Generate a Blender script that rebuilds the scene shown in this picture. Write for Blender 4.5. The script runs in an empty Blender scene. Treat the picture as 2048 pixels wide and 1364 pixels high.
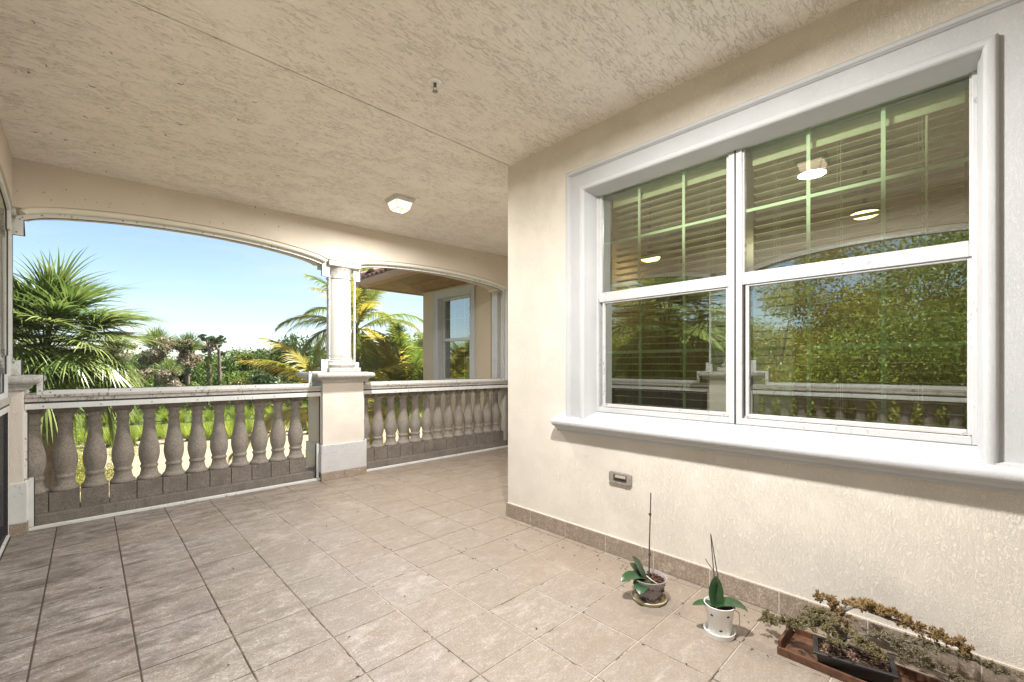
import bpy, math, random
import numpy as np
R = math.radians
scene = bpy.context.scene
col = scene.collection
# ------------------------------------------------------------------ camera
EYE = 1.275
ANG = R(46.1)
cam_d = bpy.data.cameras.new("camera"); cam = bpy.data.objects.new("camera", cam_d); col.objects.link(cam)
cam.location = (0, 0, EYE); cam.rotation_euler = (R(90), 0, ANG - R(90))
cam_d.sensor_width = 36; cam_d.lens = 880/2048*36; cam_d.shift_y = 50/2048
cam_d.clip_start = .02; cam_d.clip_end = 3000
scene.camera = cam
# ------------------------------------------------------------------ light
SUN_EL = 57; SUN_AZ = 98          # azimuth clockwise from +Y
w = bpy.data.worlds.new("World"); scene.world = w; w.use_nodes = True
nt = w.node_tree; nt.nodes.clear()
sky = nt.nodes.new("ShaderNodeTexSky"); sky.sky_type = 'NISHITA'; sky.sun_disc = False
sky.sun_elevation = R(SUN_EL); sky.sun_rotation = R(SUN_AZ); sky.altitude = 0
sky.air_density = 1.0; sky.dust_density = .4; sky.ozone_density = 2.2
bg = nt.nodes.new("ShaderNodeBackground"); bg.inputs[1].default_value = .055
ow = nt.nodes.new("ShaderNodeOutputWorld")
# thin streaky high cloud over the whole sky
tcw = nt.nodes.new("ShaderNodeTexCoord"); mpw = nt.nodes.new("ShaderNodeMapping"); mpw.inputs['Scale'].default_value = (1.2, 1.2, 7)
nzw = nt.nodes.new("ShaderNodeTexNoise"); nzw.inputs['Scale'].default_value = 2.2; nzw.inputs['Detail'].default_value = 6; nzw.inputs['Roughness'].default_value = .6
rpw = nt.nodes.new("ShaderNodeValToRGB"); rpw.color_ramp.elements[0].position = .42; rpw.color_ramp.elements[1].position = .8
rpw.color_ramp.elements[1].color = (.55, .55, .55, 1); rpw.color_ramp.elements[0].color = (.06, .06, .06, 1)
mxw = nt.nodes.new("ShaderNodeMix"); mxw.data_type = 'RGBA'; mxw.inputs[7].default_value = (4.2, 4.5, 5.0, 1)
nt.links.new(tcw.outputs['Generated'], mpw.inputs[0]); nt.links.new(mpw.outputs[0], nzw.inputs['Vector']); nt.links.new(nzw.outputs['Fac'], rpw.inputs[0])
nt.links.new(rpw.outputs[0], mxw.inputs[0]); nt.links.new(sky.outputs[0], mxw.inputs[6])
nt.links.new(mxw.outputs[2], bg.inputs[0]); nt.links.new(bg.outputs[0], ow.inputs[0])
sd = bpy.data.lights.new("sun", 'SUN'); sd.energy = 5.0; sd.angle = R(.5); sd.color = (1, .95, .87)
so = bpy.data.objects.new("sun", sd); col.objects.link(so)
so.rotation_euler = (R(90-SUN_EL), 0, R(180 - SUN_AZ))
scene.view_settings.view_transform = 'Standard'; scene.view_settings.look = 'None'
scene.view_settings.gamma = 1; scene.view_settings.use_curve_mapping = False
scene.view_settings.exposure = 2.17
scene.cycles.max_bounces = 10; scene.cycles.diffuse_bounces = 6; scene.cycles.transparent_max_bounces = 24
scene.cycles.use_denoising = True
CA, SA = math.cos(ANG), math.sin(ANG)
def at(u, d):                       # ground position seen in column u of the photo at depth d
    t = (u-1024)/880
    return d*(CA+t*SA), d*(SA-t*CA)
# ------------------------------------------------------------------ materials
def new_mat(name):
    m = bpy.data.materials.new(name); m.use_nodes = True
    n = m.node_tree; n.nodes.clear()
    out = n.nodes.new("ShaderNodeOutputMaterial")
    return m, n, out
def N(n, t, **k):
    x = n.nodes.new(t)
    for a, b in k.items():
        if a in x.inputs.keys(): x.inputs[a].default_value = b
        else: setattr(x, a, b)
    return x
def ramp(n, src, p0, c0, p1, c1):
    r = n.nodes.new("ShaderNodeValToRGB"); e = r.color_ramp.elements
    e[0].position = p0; e[1].position = p1
    e[0].color = (c0,)*3+(1,) if not hasattr(c0, '__len__') else tuple(c0)+(1,)
    e[1].color = (c1,)*3+(1,) if not hasattr(c1, '__len__') else tuple(c1)+(1,)
    n.links.new(src, r.inputs[0]); return r.outputs[0]
def mixc(n, fac, a, b, mode='MIX'):
    x = n.nodes.new("ShaderNodeMix"); x.data_type = 'RGBA'; x.blend_type = mode
    for i, v in ((0, fac), (6, a), (7, b)):
        if hasattr(v, 'links') or isinstance(v, bpy.types.NodeSocket): n.links.new(v, x.inputs[i])
        else: x.inputs[i].default_value = v if i == 0 else tuple(v)+(1,)
    return x.outputs[2]
def coords(n, scale=(1, 1, 1), rot=(0, 0, 0), rnd=False):
    g = n.nodes.new("ShaderNodeNewGeometry"); src = g.outputs['Position']
    if rnd:
        oi = n.nodes.new("ShaderNodeObjectInfo"); ml = N(n, "ShaderNodeVectorMath", operation='SCALE')
        cb = n.nodes.new("ShaderNodeCombineXYZ")
        for i in range(3): n.links.new(oi.outputs['Random'], cb.inputs[i])
        n.links.new(cb.outputs[0], ml.inputs[0]); ml.inputs['Scale'].default_value = 37
        ad = N(n, "ShaderNodeVectorMath", operation='ADD'); n.links.new(src, ad.inputs[0]); n.links.new(ml.outputs[0], ad.inputs[1]); src = ad.outputs[0]
    mp = n.nodes.new("ShaderNodeMapping"); mp.inputs['Scale'].default_value = scale; mp.inputs['Rotation'].default_value = rot
    n.links.new(src, mp.inputs[0]); return mp.outputs[0]
def noise(n, vec, scale, detail=4, rough=.5, dist=0):
    t = N(n, "ShaderNodeTexNoise"); t.inputs['Scale'].default_value = scale; t.inputs['Detail'].default_value = detail
    t.inputs['Roughness'].default_value = rough; t.inputs['Distortion'].default_value = dist
    n.links.new(vec, t.inputs['Vector']); return t.outputs['Fac']
def math_(n, op, a, b=None, clamp=False):
    x = n.nodes.new("ShaderNodeMath"); x.operation = op; x.use_clamp = clamp
    for i, v in ((0, a), (1, b)):
        if v is None: continue
        if isinstance(v, bpy.types.NodeSocket): n.links.new(v, x.inputs[i])
        else: x.inputs[i].default_value = v
    return x.outputs[0]
def principled(n, out, colr, rough=.6, bump=None, bstr=.3, bdist=.01, spec=.5, metal=0):
    p = n.nodes.new("ShaderNodeBsdfPrincipled")
    if isinstance(colr, bpy.types.NodeSocket): n.links.new(colr, p.inputs['Base Color'])
    else: p.inputs['Base Color'].default_value = tuple(colr)+(1,)
    if isinstance(rough, bpy.types.NodeSocket): n.links.new(rough, p.inputs['Roughness'])
    else: p.inputs['Roughness'].default_value = rough
    p.inputs['Metallic'].default_value = metal
    p.inputs['Specular IOR Level'].default_value = spec
    if bump is not None:
        b = n.nodes.new("ShaderNodeBump"); b.inputs['Strength'].default_value = bstr; b.inputs['Distance'].default_value = bdist
        n.links.new(bump, b.inputs['Height']); n.links.new(b.outputs[0], p.inputs['Normal'])
    n.links.new(p.outputs[0], out.inputs[0]); return p

def m_stucco(name, c, bstr=.6, scale=90, spots=0, stretch=(1, 1, .5)):
    m, n, o = new_mat(name); v = coords(n, stretch)
    f = noise(n, v, scale, 5, .6, 1.2)
    worm = math_(n, 'ABSOLUTE', math_(n, 'SUBTRACT', f, .5)); worm = ramp(n, worm, .0, 0, .09, 1)
    pat = noise(n, coords(n), 5, 3)
    h = math_(n, 'MULTIPLY', worm, ramp(n, pat, .35, .35, .6, 1)); h = math_(n, 'ADD', h, math_(n, 'MULTIPLY', noise(n, v, scale*2.5, 2), .5))
    dirt = noise(n, coords(n), 1.1, 5, .6)
    c2 = [x*.94 for x in c]
    k = mixc(n, ramp(n, dirt, .35, 0, .7, 1), c, c2)
    if spots:
        s = noise(n, coords(n, (1, 1, .7)), 42, 2, .5, .5)
        m2 = noise(n, coords(n), 1.7, 3)
        sp = math_(n, 'MULTIPLY', ramp(n, s, .72-.02*spots, 0, .75, 1), ramp(n, m2, .4, 0, .6, 1))
        k = mixc(n, sp, k, (.07, .06, .045))
    k = mixc(n, math_(n, 'MULTIPLY', math_(n, 'SUBTRACT', 1, worm), .16), k, [x*.72 for x in c])  # darkens the worm creases: relief shading put into the base colour
    principled(n, o, k, .88, h, bstr, .004, .25); return m
M = {}
M['stucco'] = m_stucco('stucco_beige', (.79, .73, .645), .58, 92)
M['stucco_beam'] = m_stucco('stucco_beam', (.70, .63, .53), .5, 100, 1)
M['stucco_neighbour'] = m_stucco('stucco_neighbour', (.60, .50, .37), .4, 60)
M['stucco_grey'] = m_stucco('stucco_trim_white', (.76, .745, .73), .12, 160)
def m_ceiling():
    m, n, o = new_mat('ceiling_stucco')
    def creases(sc, scale, rot, mid, wdt, dist):
        a = noise(n, coords(n, sc, (0, 0, R(rot))), scale, 2.5, .55, dist)
        return ramp(n, math_(n, 'ABSOLUTE', math_(n, 'SUBTRACT', a, mid)), .0, 0, wdt, 1)
    def masked(line, sc, lo, hi, off):
        msk = ramp(n, noise(n, coords(n, (1, 1.6, 1), (0, 0, off)), sc, 3, .6, .4), lo, 0, hi, 1)
        return math_(n, 'ADD', line, math_(n, 'SUBTRACT', 1, msk), True)
    l1 = masked(creases((4.0, 21, 8), 1.9, 3, .50, .026, .3), 3.0, .36, .50, 0)
    l2 = masked(creases((5.5, 30, 8), 1.8, -3, .46, .024, .3), 4.1, .42, .56, 1)
    l3 = masked(creases((9, 40, 8), 1.7, 0, .54, .028, .4), 2.6, .52, .66, 2)
    ln = math_(n, 'MULTIPLY', math_(n, 'MULTIPLY', l1, l2), l3)
    fine = noise(n, coords(n, (.7, 1, 1)), 70, 3, .6, .8)
    h = math_(n, 'ADD', ln, math_(n, 'MULTIPLY', fine, .5))
    big = noise(n, coords(n, (.7, 1.2, 1)), .9, 4, .55)
    k = mixc(n, ramp(n, big, .35, 0, .68, 1), (.90, .855, .79), (.84, .79, .715))
    k = mixc(n, ramp(n, fine, .35, .35, .6, 0), k, (.74, .68, .60))
    k = mixc(n, ramp(n, ln, 0, .75, 1, 0), k, (.55, .495, .42))  # shading of creases and fine relief put into the colour
    principled(n, o, k, .9, h, .6, .005, .2); return m
M['ceiling'] = m_ceiling()
def m_white(name, c=(.80, .80, .79), spots=1.0, rough=.45, th=.58, rg_=.42):
    m, n, o = new_mat(name)
    v = coords(n)
    s = noise(n, coords(n, (1, 1, .5)), 55, 4, .7, .6); reg = noise(n, v, 2.3, 4, .6)
    sp = math_(n, 'MULTIPLY', ramp(n, s, th, 0, th+.07, 1), ramp(n, reg, rg_, 0, rg_+.18, spots))
    big = noise(n, v, 6, 4)
    k = mixc(n, ramp(n, big, .4, 0, .75, .5), c, [x*.8 for x in c])
    k = mixc(n, sp, k, (.10, .095, .08))
    principled(n, o, k, rough, noise(n, v, 160, 3), .08, .002); return m
M['alu'] = m_white('white_aluminium_mildewed', (.68, .69, .67), 1.0, .4)
M['alu_clean'] = m_white('white_window_frame', (.55, .55, .555), .6, .35)
M['trim'] = m_stucco('smooth_white_stucco', (.55, .555, .565), .42, 120)
M['trim_cream'] = m_stucco('cream_moulding', (.74, .71, .62), .2, 130)
M['stained'] = m_white('stained_rail_metal', (.47, .44, .40), 1.0, .55, .53, .36)
def m_concrete(name, c, c2, bs=.35):
    m, n, o = new_mat(name); v = coords(n)
    k = mixc(n, ramp(n, noise(n, v, 7, 6, .65), .35, 0, .7, 1), c, c2)
    k = mixc(n, ramp(n, noise(n, v, 85, 4, .7), .36, .75, .58, 0), k, [x*.6 for x in c2])
    k = mixc(n, ramp(n, noise(n, coords(n, (1, 1, .35)), 9, 5, .7), .56, 0, .70, .6), k, [x*.5 for x in c2])
    principled(n, o, k, .85, noise(n, v, 110, 4, .7), bs, .004, .3); return m
M['baluster'] = m_concrete('cast_stone', (.50, .45, .385), (.36, .32, .265))
M['curb'] = m_concrete('curb_stone', (.38, .335, .285), (.25, .215, .18))
M['cap'] = m_concrete('cap_stone', (.60, .585, .55), (.44, .43, .40), .2)
def m_column():
    m, n, o = new_mat('speckled_column'); v = coords(n)
    s = ramp(n, noise(n, v, 110, 4, .75), .56, 0, .66, .55)
    st = ramp(n, noise(n, coords(n, (3, 3, .6)), 3, 4, .6), .4, 0, .75, .7)
    k = mixc(n, st, (.58, .57, .535), (.42, .40, .355)); k = mixc(n, s, k, (.25, .235, .21))
    principled(n, o, k, .8, noise(n, v, 150, 3), .25, .003, .3); return m
M['column'] = m_column()
def m_tile(name, base, base2, brown, wall=False):
    m, n, o = new_mat(name); v = coords(n, (1, 1, 1), (0, 0, 0), True)
    vs = coords(n, (1, 2.0, 1.5), (0, 0, .15), True)
    k = mixc(n, ramp(n, noise(n, vs, 6, 6, .62, .8), .33, 0, .68, 1), base, base2)
    oi = n.nodes.new("ShaderNodeObjectInfo")
    k = mixc(n, math_(n, 'MULTIPLY', oi.outputs['Random'], .65), k, brown)
    r2 = math_(n, 'FRACT', math_(n, 'MULTIPLY', oi.outputs['Random'], 17.3)); k = mixc(n, math_(n, 'MULTIPLY', r2, .42), k, [x*.62 for x in base2])
    veins = ramp(n, math_(n, 'ABSOLUTE', math_(n, 'SUBTRACT', noise(n, vs, 4, 6, .6, 1.5), .5)), 0, .45, .02, 0)
    k = mixc(n, veins, k, [x*.6 for x in brown])
    med = noise(n, vs, 26, 5, .72, .6); k = mixc(n, ramp(n, med, .42, .7, .58, 0), k, [x*.60 for x in base2])
    blot = noise(n, vs, 9, 5, .7, .9); k = mixc(n, ramp(n, blot, .38, .6, .52, 0), k, [x*.72 for x in brown]); k = mixc(n, ramp(n, blot, .56, 0, .68, .45), k, [min(1, x*1.35) for x in base])
    fine = noise(n, v, 120, 3, .7); k = mixc(n, ramp(n, fine, .40, .6, .56, 0), k, [x*.55 for x in base2])
    k = mixc(n, ramp(n, fine, .58, 0, .68, .5), k, [min(1, x*1.5) for x in base])
    if not wall:
        # dark wet-weather stains gathered near the balustrades, pale dust smudges where people walk
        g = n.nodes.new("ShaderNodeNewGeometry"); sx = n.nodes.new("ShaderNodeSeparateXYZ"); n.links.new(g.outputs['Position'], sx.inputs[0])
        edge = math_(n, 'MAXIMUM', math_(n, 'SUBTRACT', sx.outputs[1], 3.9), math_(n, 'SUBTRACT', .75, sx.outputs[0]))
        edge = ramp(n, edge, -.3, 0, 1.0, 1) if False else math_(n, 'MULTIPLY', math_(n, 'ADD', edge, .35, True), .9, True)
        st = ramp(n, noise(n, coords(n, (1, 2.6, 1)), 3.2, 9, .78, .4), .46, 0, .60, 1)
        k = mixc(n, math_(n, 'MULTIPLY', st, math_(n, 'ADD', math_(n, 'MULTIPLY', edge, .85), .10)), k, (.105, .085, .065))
        du = ramp(n, noise(n, coords(n, (1, 1, 1), (0, 0, .5)), 3.1, 6, .7, .6), .56, 0, .74, .42)
        k = mixc(n, du, k, (.60, .55, .51))
        lr = math_(n, 'MULTIPLY', math_(n, 'SUBTRACT', sx.outputs[0], .5), .55, True)
        k = mixc(n, math_(n, 'MULTIPLY', lr, .62), k, [x*.95 for x in brown])
    rg = ramp(n, noise(n, v, 9, 4), .3, .42, .7, .68)
    principled(n, o, k, rg, math_(n, 'ADD', noise(n, vs, 30, 6, .7, .8), math_(n, 'MULTIPLY', fine, .4)), .5, .0035, .45); return m
M['tile'] = m_tile('floor_tile_stone', (.45, .41, .38), (.34, .305, .275), (.29, .225, .165))
M['tile_wall'] = m_tile('baseboard_tile_stone', (.52, .43, .355), (.37, .30, .24), (.44, .34, .24), True)
def m_grout():
    m, n, o = new_mat('floor_grout')
    g = n.nodes.new("ShaderNodeNewGeometry"); sx = n.nodes.new("ShaderNodeSeparateXYZ"); n.links.new(g.outputs['Position'], sx.inputs[0])
    a = math_(n, 'ADD', math_(n, 'MULTIPLY', sx.outputs[0], .45), math_(n, 'SUBTRACT', noise(n, coords(n), 2.2, 5, .7), .70))
    k = mixc(n, ramp(n, a, 0, 0, .35, 1), (.085, .065, .05), (.48, .42, .36))
    k = mixc(n, ramp(n, noise(n, coords(n), 9, 5, .7), .55, 0, .62, 1), k, (.09, .07, .055))
    principled(n, o, k, .95, noise(n, coords(n), 200, 3), .4, .002, .1); return m
M['grout'] = m_grout()
def m_plain(name, c, rough=.6, metal=0, spec=.5, bump=0, var=.0, vs=8):
    m, n, o = new_mat(name); v = coords(n)
    k = mixc(n, ramp(n, noise(n, v, vs, 4), .35, 0, .7, 1), c, [x*(1-var) for x in c]) if var else c
    principled(n, o, k, rough, noise(n, v, 120, 3) if bump else None, bump, .003, spec, metal); return m
M['dark_gasket'] = m_plain('black_gasket', (.03, .03, .03), .6)
M['groove'] = m_plain('ceiling_groove', (.07, .055, .04), .9)
M['brown_metal'] = m_plain('brown_fascia', (.42, .25, .17), .45, var=.15)
M['brown_soffit'] = m_plain('brown_soffit', (.33, .20, .105), .6, var=.35, vs=5, bump=.2)
M['roof_tile'] = m_plain('clay_roof_tile', (.50, .30, .22), .8, var=.45, vs=12, bump=.3)
M['muntin'] = m_plain('white_muntin', (.86, .90, .80), .5)
M['slat'] = m_plain('cream_slat', (.85, .80, .66), .6, var=.1)
M['cord'] = m_plain('cord', (.55, .52, .42), .7)
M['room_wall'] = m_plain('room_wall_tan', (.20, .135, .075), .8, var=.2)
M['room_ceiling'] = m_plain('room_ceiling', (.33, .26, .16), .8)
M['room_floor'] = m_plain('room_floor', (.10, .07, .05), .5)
M['metal_lamp'] = m_plain('bronze', (.10, .06, .04), .4, .6)
M['screw'] = m_plain('screw', (.16, .15, .14), .5, .5)
M['bezel'] = m_plain('grey_plastic', (.34, .31, .26), .45, var=.3, vs=60)
M['bezel_dark'] = m_plain('dark_louvre', (.06, .05, .04), .4)
M['lens'] = m_plain('frosted_lens', (.46, .41, .36), .3)
M['sprinkler'] = m_plain('painted_steel', (.85, .84, .80), .4)
M['wood'] = m_plain('reddish_wood', (.15, .07, .038), .5, var=.5, vs=30, bump=.15)
M['black_pot'] = m_plain('black_glazed_plastic', (.028, .026, .026), .38, var=.3)
M['white_pot'] = m_plain('white_ceramic', (.80, .79, .76), .28)
M['saucer'] = m_plain('yellowed_saucer', (.50, .44, .28), .35)
M['bark'] = m_plain('bark_chips', (.10, .045, .028), .85, var=.7, vs=120, bump=.6)
M['chip'] = m_plain('pale_chip', (.36, .25, .18), .85, var=.5, vs=100)
M['stem'] = m_plain('brown_stem', (.07, .05, .035), .7)
M['trunk'] = m_plain('palm_trunk', (.20, .155, .11), .9, var=.5, vs=9, bump=.8)
M['bonsai_wood'] = m_plain('grey_bonsai_wood', (.23, .20, .17), .9, var=.6, vs=60, bump=.8)
def m_leaf(name, c1, c2, scale=3., trans=.45, rough=.45, third=None):
    m, n, o = new_mat(name); v = coords(n)
    oi = n.nodes.new("ShaderNodeObjectInfo")
    g = n.nodes.new("ShaderNodeNewGeometry")
    f = math_(n, 'ADD', math_(n, 'MULTIPLY', noise(n, v, scale, 4, .7), .9), math_(n, 'MULTIPLY', math_(n, 'SUBTRACT', g.outputs['Random Per Island'], .5), .5))
    f = math_(n, 'ADD', f, math_(n, 'MULTIPLY', math_(n, 'SUBTRACT', oi.outputs['Random'], .5), .3))
    k = mixc(n, ramp(n, f, .25, 0, .68, 1), c1, c2)
    if third: k = mixc(n, ramp(n, noise(n, v, scale*.6, 5, .75), .6, 0, .68, 1), k, third)
    p = principled(n, o, k, rough, None, spec=.5)
    t = n.nodes.new("ShaderNodeBsdfTranslucent"); n.links.new(k, t.inputs[0])
    mx = n.nodes.new("ShaderNodeMixShader"); mx.inputs[0].default_value = trans
    n.links.new(p.outputs[0], mx.inputs[1]); n.links.new(t.outputs[0], mx.inputs[2]); n.links.new(mx.outputs[0], o.inputs[0]); return m
M['sabal'] = m_leaf('sabal_leaf', (.085, .14, .03), (.25, .30, .085), 2.2, .35, .38, (.20, .18, .08))
M['coco'] = m_leaf('coconut_leaf', (.13, .19, .03), (.32, .34, .07), 1.5, .6, .4)
M['coco_yellow'] = m_leaf('coconut_leaf_yellow', (.24, .25, .02), (.50, .40, .08), 1.5, .6, .4)
M['rachis'] = m_plain('frond_rib', (.30, .27, .09), .5)
M['dead_frond'] = m_leaf('dead_palm_skirt', (.22, .18, .115), (.42, .36, .26), 3, .2, .8)
M['tree_a'] = m_leaf('broadleaf_green', (.05, .10, .016), (.16, .21, .04), 1.2, .35, .5)
M['tree_dark'] = m_leaf('dark_broadleaf', (.03, .06, .016), (.075, .11, .028), 1.2, .3, .5)
M['tree_warm'] = m_leaf('yellowing_broadleaf', (.075, .105, .015), (.20, .20, .04), 1.2, .45, .5, (.20, .11, .03))
M['tree_near'] = m_leaf('garden_tree_green', (.08, .14, .014), (.25, .32, .05), 1.6, .5, .45, (.26, .26, .06))
M['tree_near_warm'] = m_leaf('garden_tree_turning', (.15, .17, .018), (.36, .34, .06), 1.0, .5, .45, (.42, .19, .04))
M['grass_clump'] = m_leaf('fountain_grass', (.17, .25, .015), (.38, .44, .05), 2, .55, .5)
M['grass_base'] = m_plain('dead_grass_base', (.06, .04, .025), .9)
M['orchid'] = m_leaf('orchid_leaf', (.018, .055, .018), (.03, .085, .03), 25, .1, .3)
M['juniper_green'] = m_leaf('juniper_green', (.13, .115, .045), (.27, .22, .11), 40, .15, .7)
M['juniper_gold'] = m_leaf('juniper_dry_gold', (.20, .115, .045), (.36, .25, .11), 40, .15, .7)
M['juniper_grey'] = m_leaf('juniper_grey', (.13, .115, .06), (.26, .22, .13), 40, .15, .7)
def m_ground():
    m, n, o = new_mat('dry_lawn'); v = coords(n)
    g = n.nodes.new("ShaderNodeNewGeometry"); sx = n.nodes.new("ShaderNodeSeparateXYZ"); n.links.new(g.outputs['Position'], sx.inputs[0])
    k = mixc(n, ramp(n, noise(n, v, .8, 6, .7), .35, 0, .7, 1), (.27, .225, .135), (.34, .285, .18))
    far = math_(n, 'ADD', math_(n, 'MULTIPLY', math_(n, 'SUBTRACT', sx.outputs[1], 36), .3), noise(n, v, .3, 4))
    k = mixc(n, ramp(n, far, .3, 0, .8, 1), k, (.07, .095, .02))
    principled(n, o, k, .95, noise(n, v, 12, 4), .4, .03, .1); return m
M['ground'] = m_ground()
def m_glass():
    m, n, o = new_mat('tinted_window_glass')
    t = n.nodes.new("ShaderNodeBsdfTransparent"); t.inputs[0].default_value = (.76, .88, .70, 1)
    gl = n.nodes.new("ShaderNodeBsdfGlossy"); gl.inputs[0].default_value = (.94, 1, .95, 1); gl.inputs[1].default_value = .0
    b = n.nodes.new("ShaderNodeBump"); b.inputs['Strength'].default_value = .012; b.inputs['Distance'].default_value = .01
    n.links.new(noise(n, coords(n), 3.2, 2), b.inputs['Height']); n.links.new(b.outputs[0], gl.inputs['Normal'])
    f = n.nodes.new("ShaderNodeFresnel"); f.inputs[0].default_value = 1.9
    fa = math_(n, 'MULTIPLY', f.outputs[0], 3.0, True)
    mx = n.nodes.new("ShaderNodeMixShader"); n.links.new(fa, mx.inputs[0])
    n.links.new(t.outputs[0], mx.inputs[1]); n.links.new(gl.outputs[0], mx.inputs[2]); n.links.new(mx.outputs[0], o.inputs[0]); return m
M['glass'] = m_glass()
def m_screen(name, dens, c=(.10, .095, .09)):
    m, n, o = new_mat(name)
    t = n.nodes.new("ShaderNodeBsdfTransparent"); d = n.nodes.new("ShaderNodeBsdfDiffuse"); d.inputs[0].default_value = c+(1,)
    mx = n.nodes.new("ShaderNodeMixShader"); mx.inputs[0].default_value = dens
    n.links.new(t.outputs[0], mx.inputs[1]); n.links.new(d.outputs[0], mx.inputs[2]); n.links.new(mx.outputs[0], o.inputs[0]); return m
M['mesh'] = m_screen('insect_screen', .08); M['mesh_low'] = m_screen('dense_insect_screen', .12)
def m_emit(name, c, s):
    m, n, o = new_mat(name); e = n.nodes.new("ShaderNodeEmission"); e.inputs[0].default_value = c+(1,); e.inputs[1].default_value = s
    n.links.new(e.outputs[0], o.inputs[0]); return m
LAMP = .42
M['lamp_glow'] = m_emit('lit_lamp_glass', (1, .78, .55), LAMP)
M['room_glow'] = m_emit('lit_room_lamp', (1, .62, .28), 2.2)
def m_clearpot():
    m, n, o = new_mat('clear_plastic_pot')
    t = n.nodes.new("ShaderNodeBsdfTransparent"); t.inputs[0].default_value = (.80, .77, .76, 1)
    g = n.nodes.new("ShaderNodeBsdfPrincipled"); g.inputs['Base Color'].default_value = (.62, .58, .58, 1); g.inputs['Roughness'].default_value = .25
    mx = n.nodes.new("ShaderNodeMixShader"); mx.inputs[0].default_value = .33
    n.links.new(t.outputs[0], mx.inputs[1]); n.links.new(g.outputs[0], mx.inputs[2]); n.links.new(mx.outputs[0], o.inputs[0]); return m
M['clear'] = m_clearpot()
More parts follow.
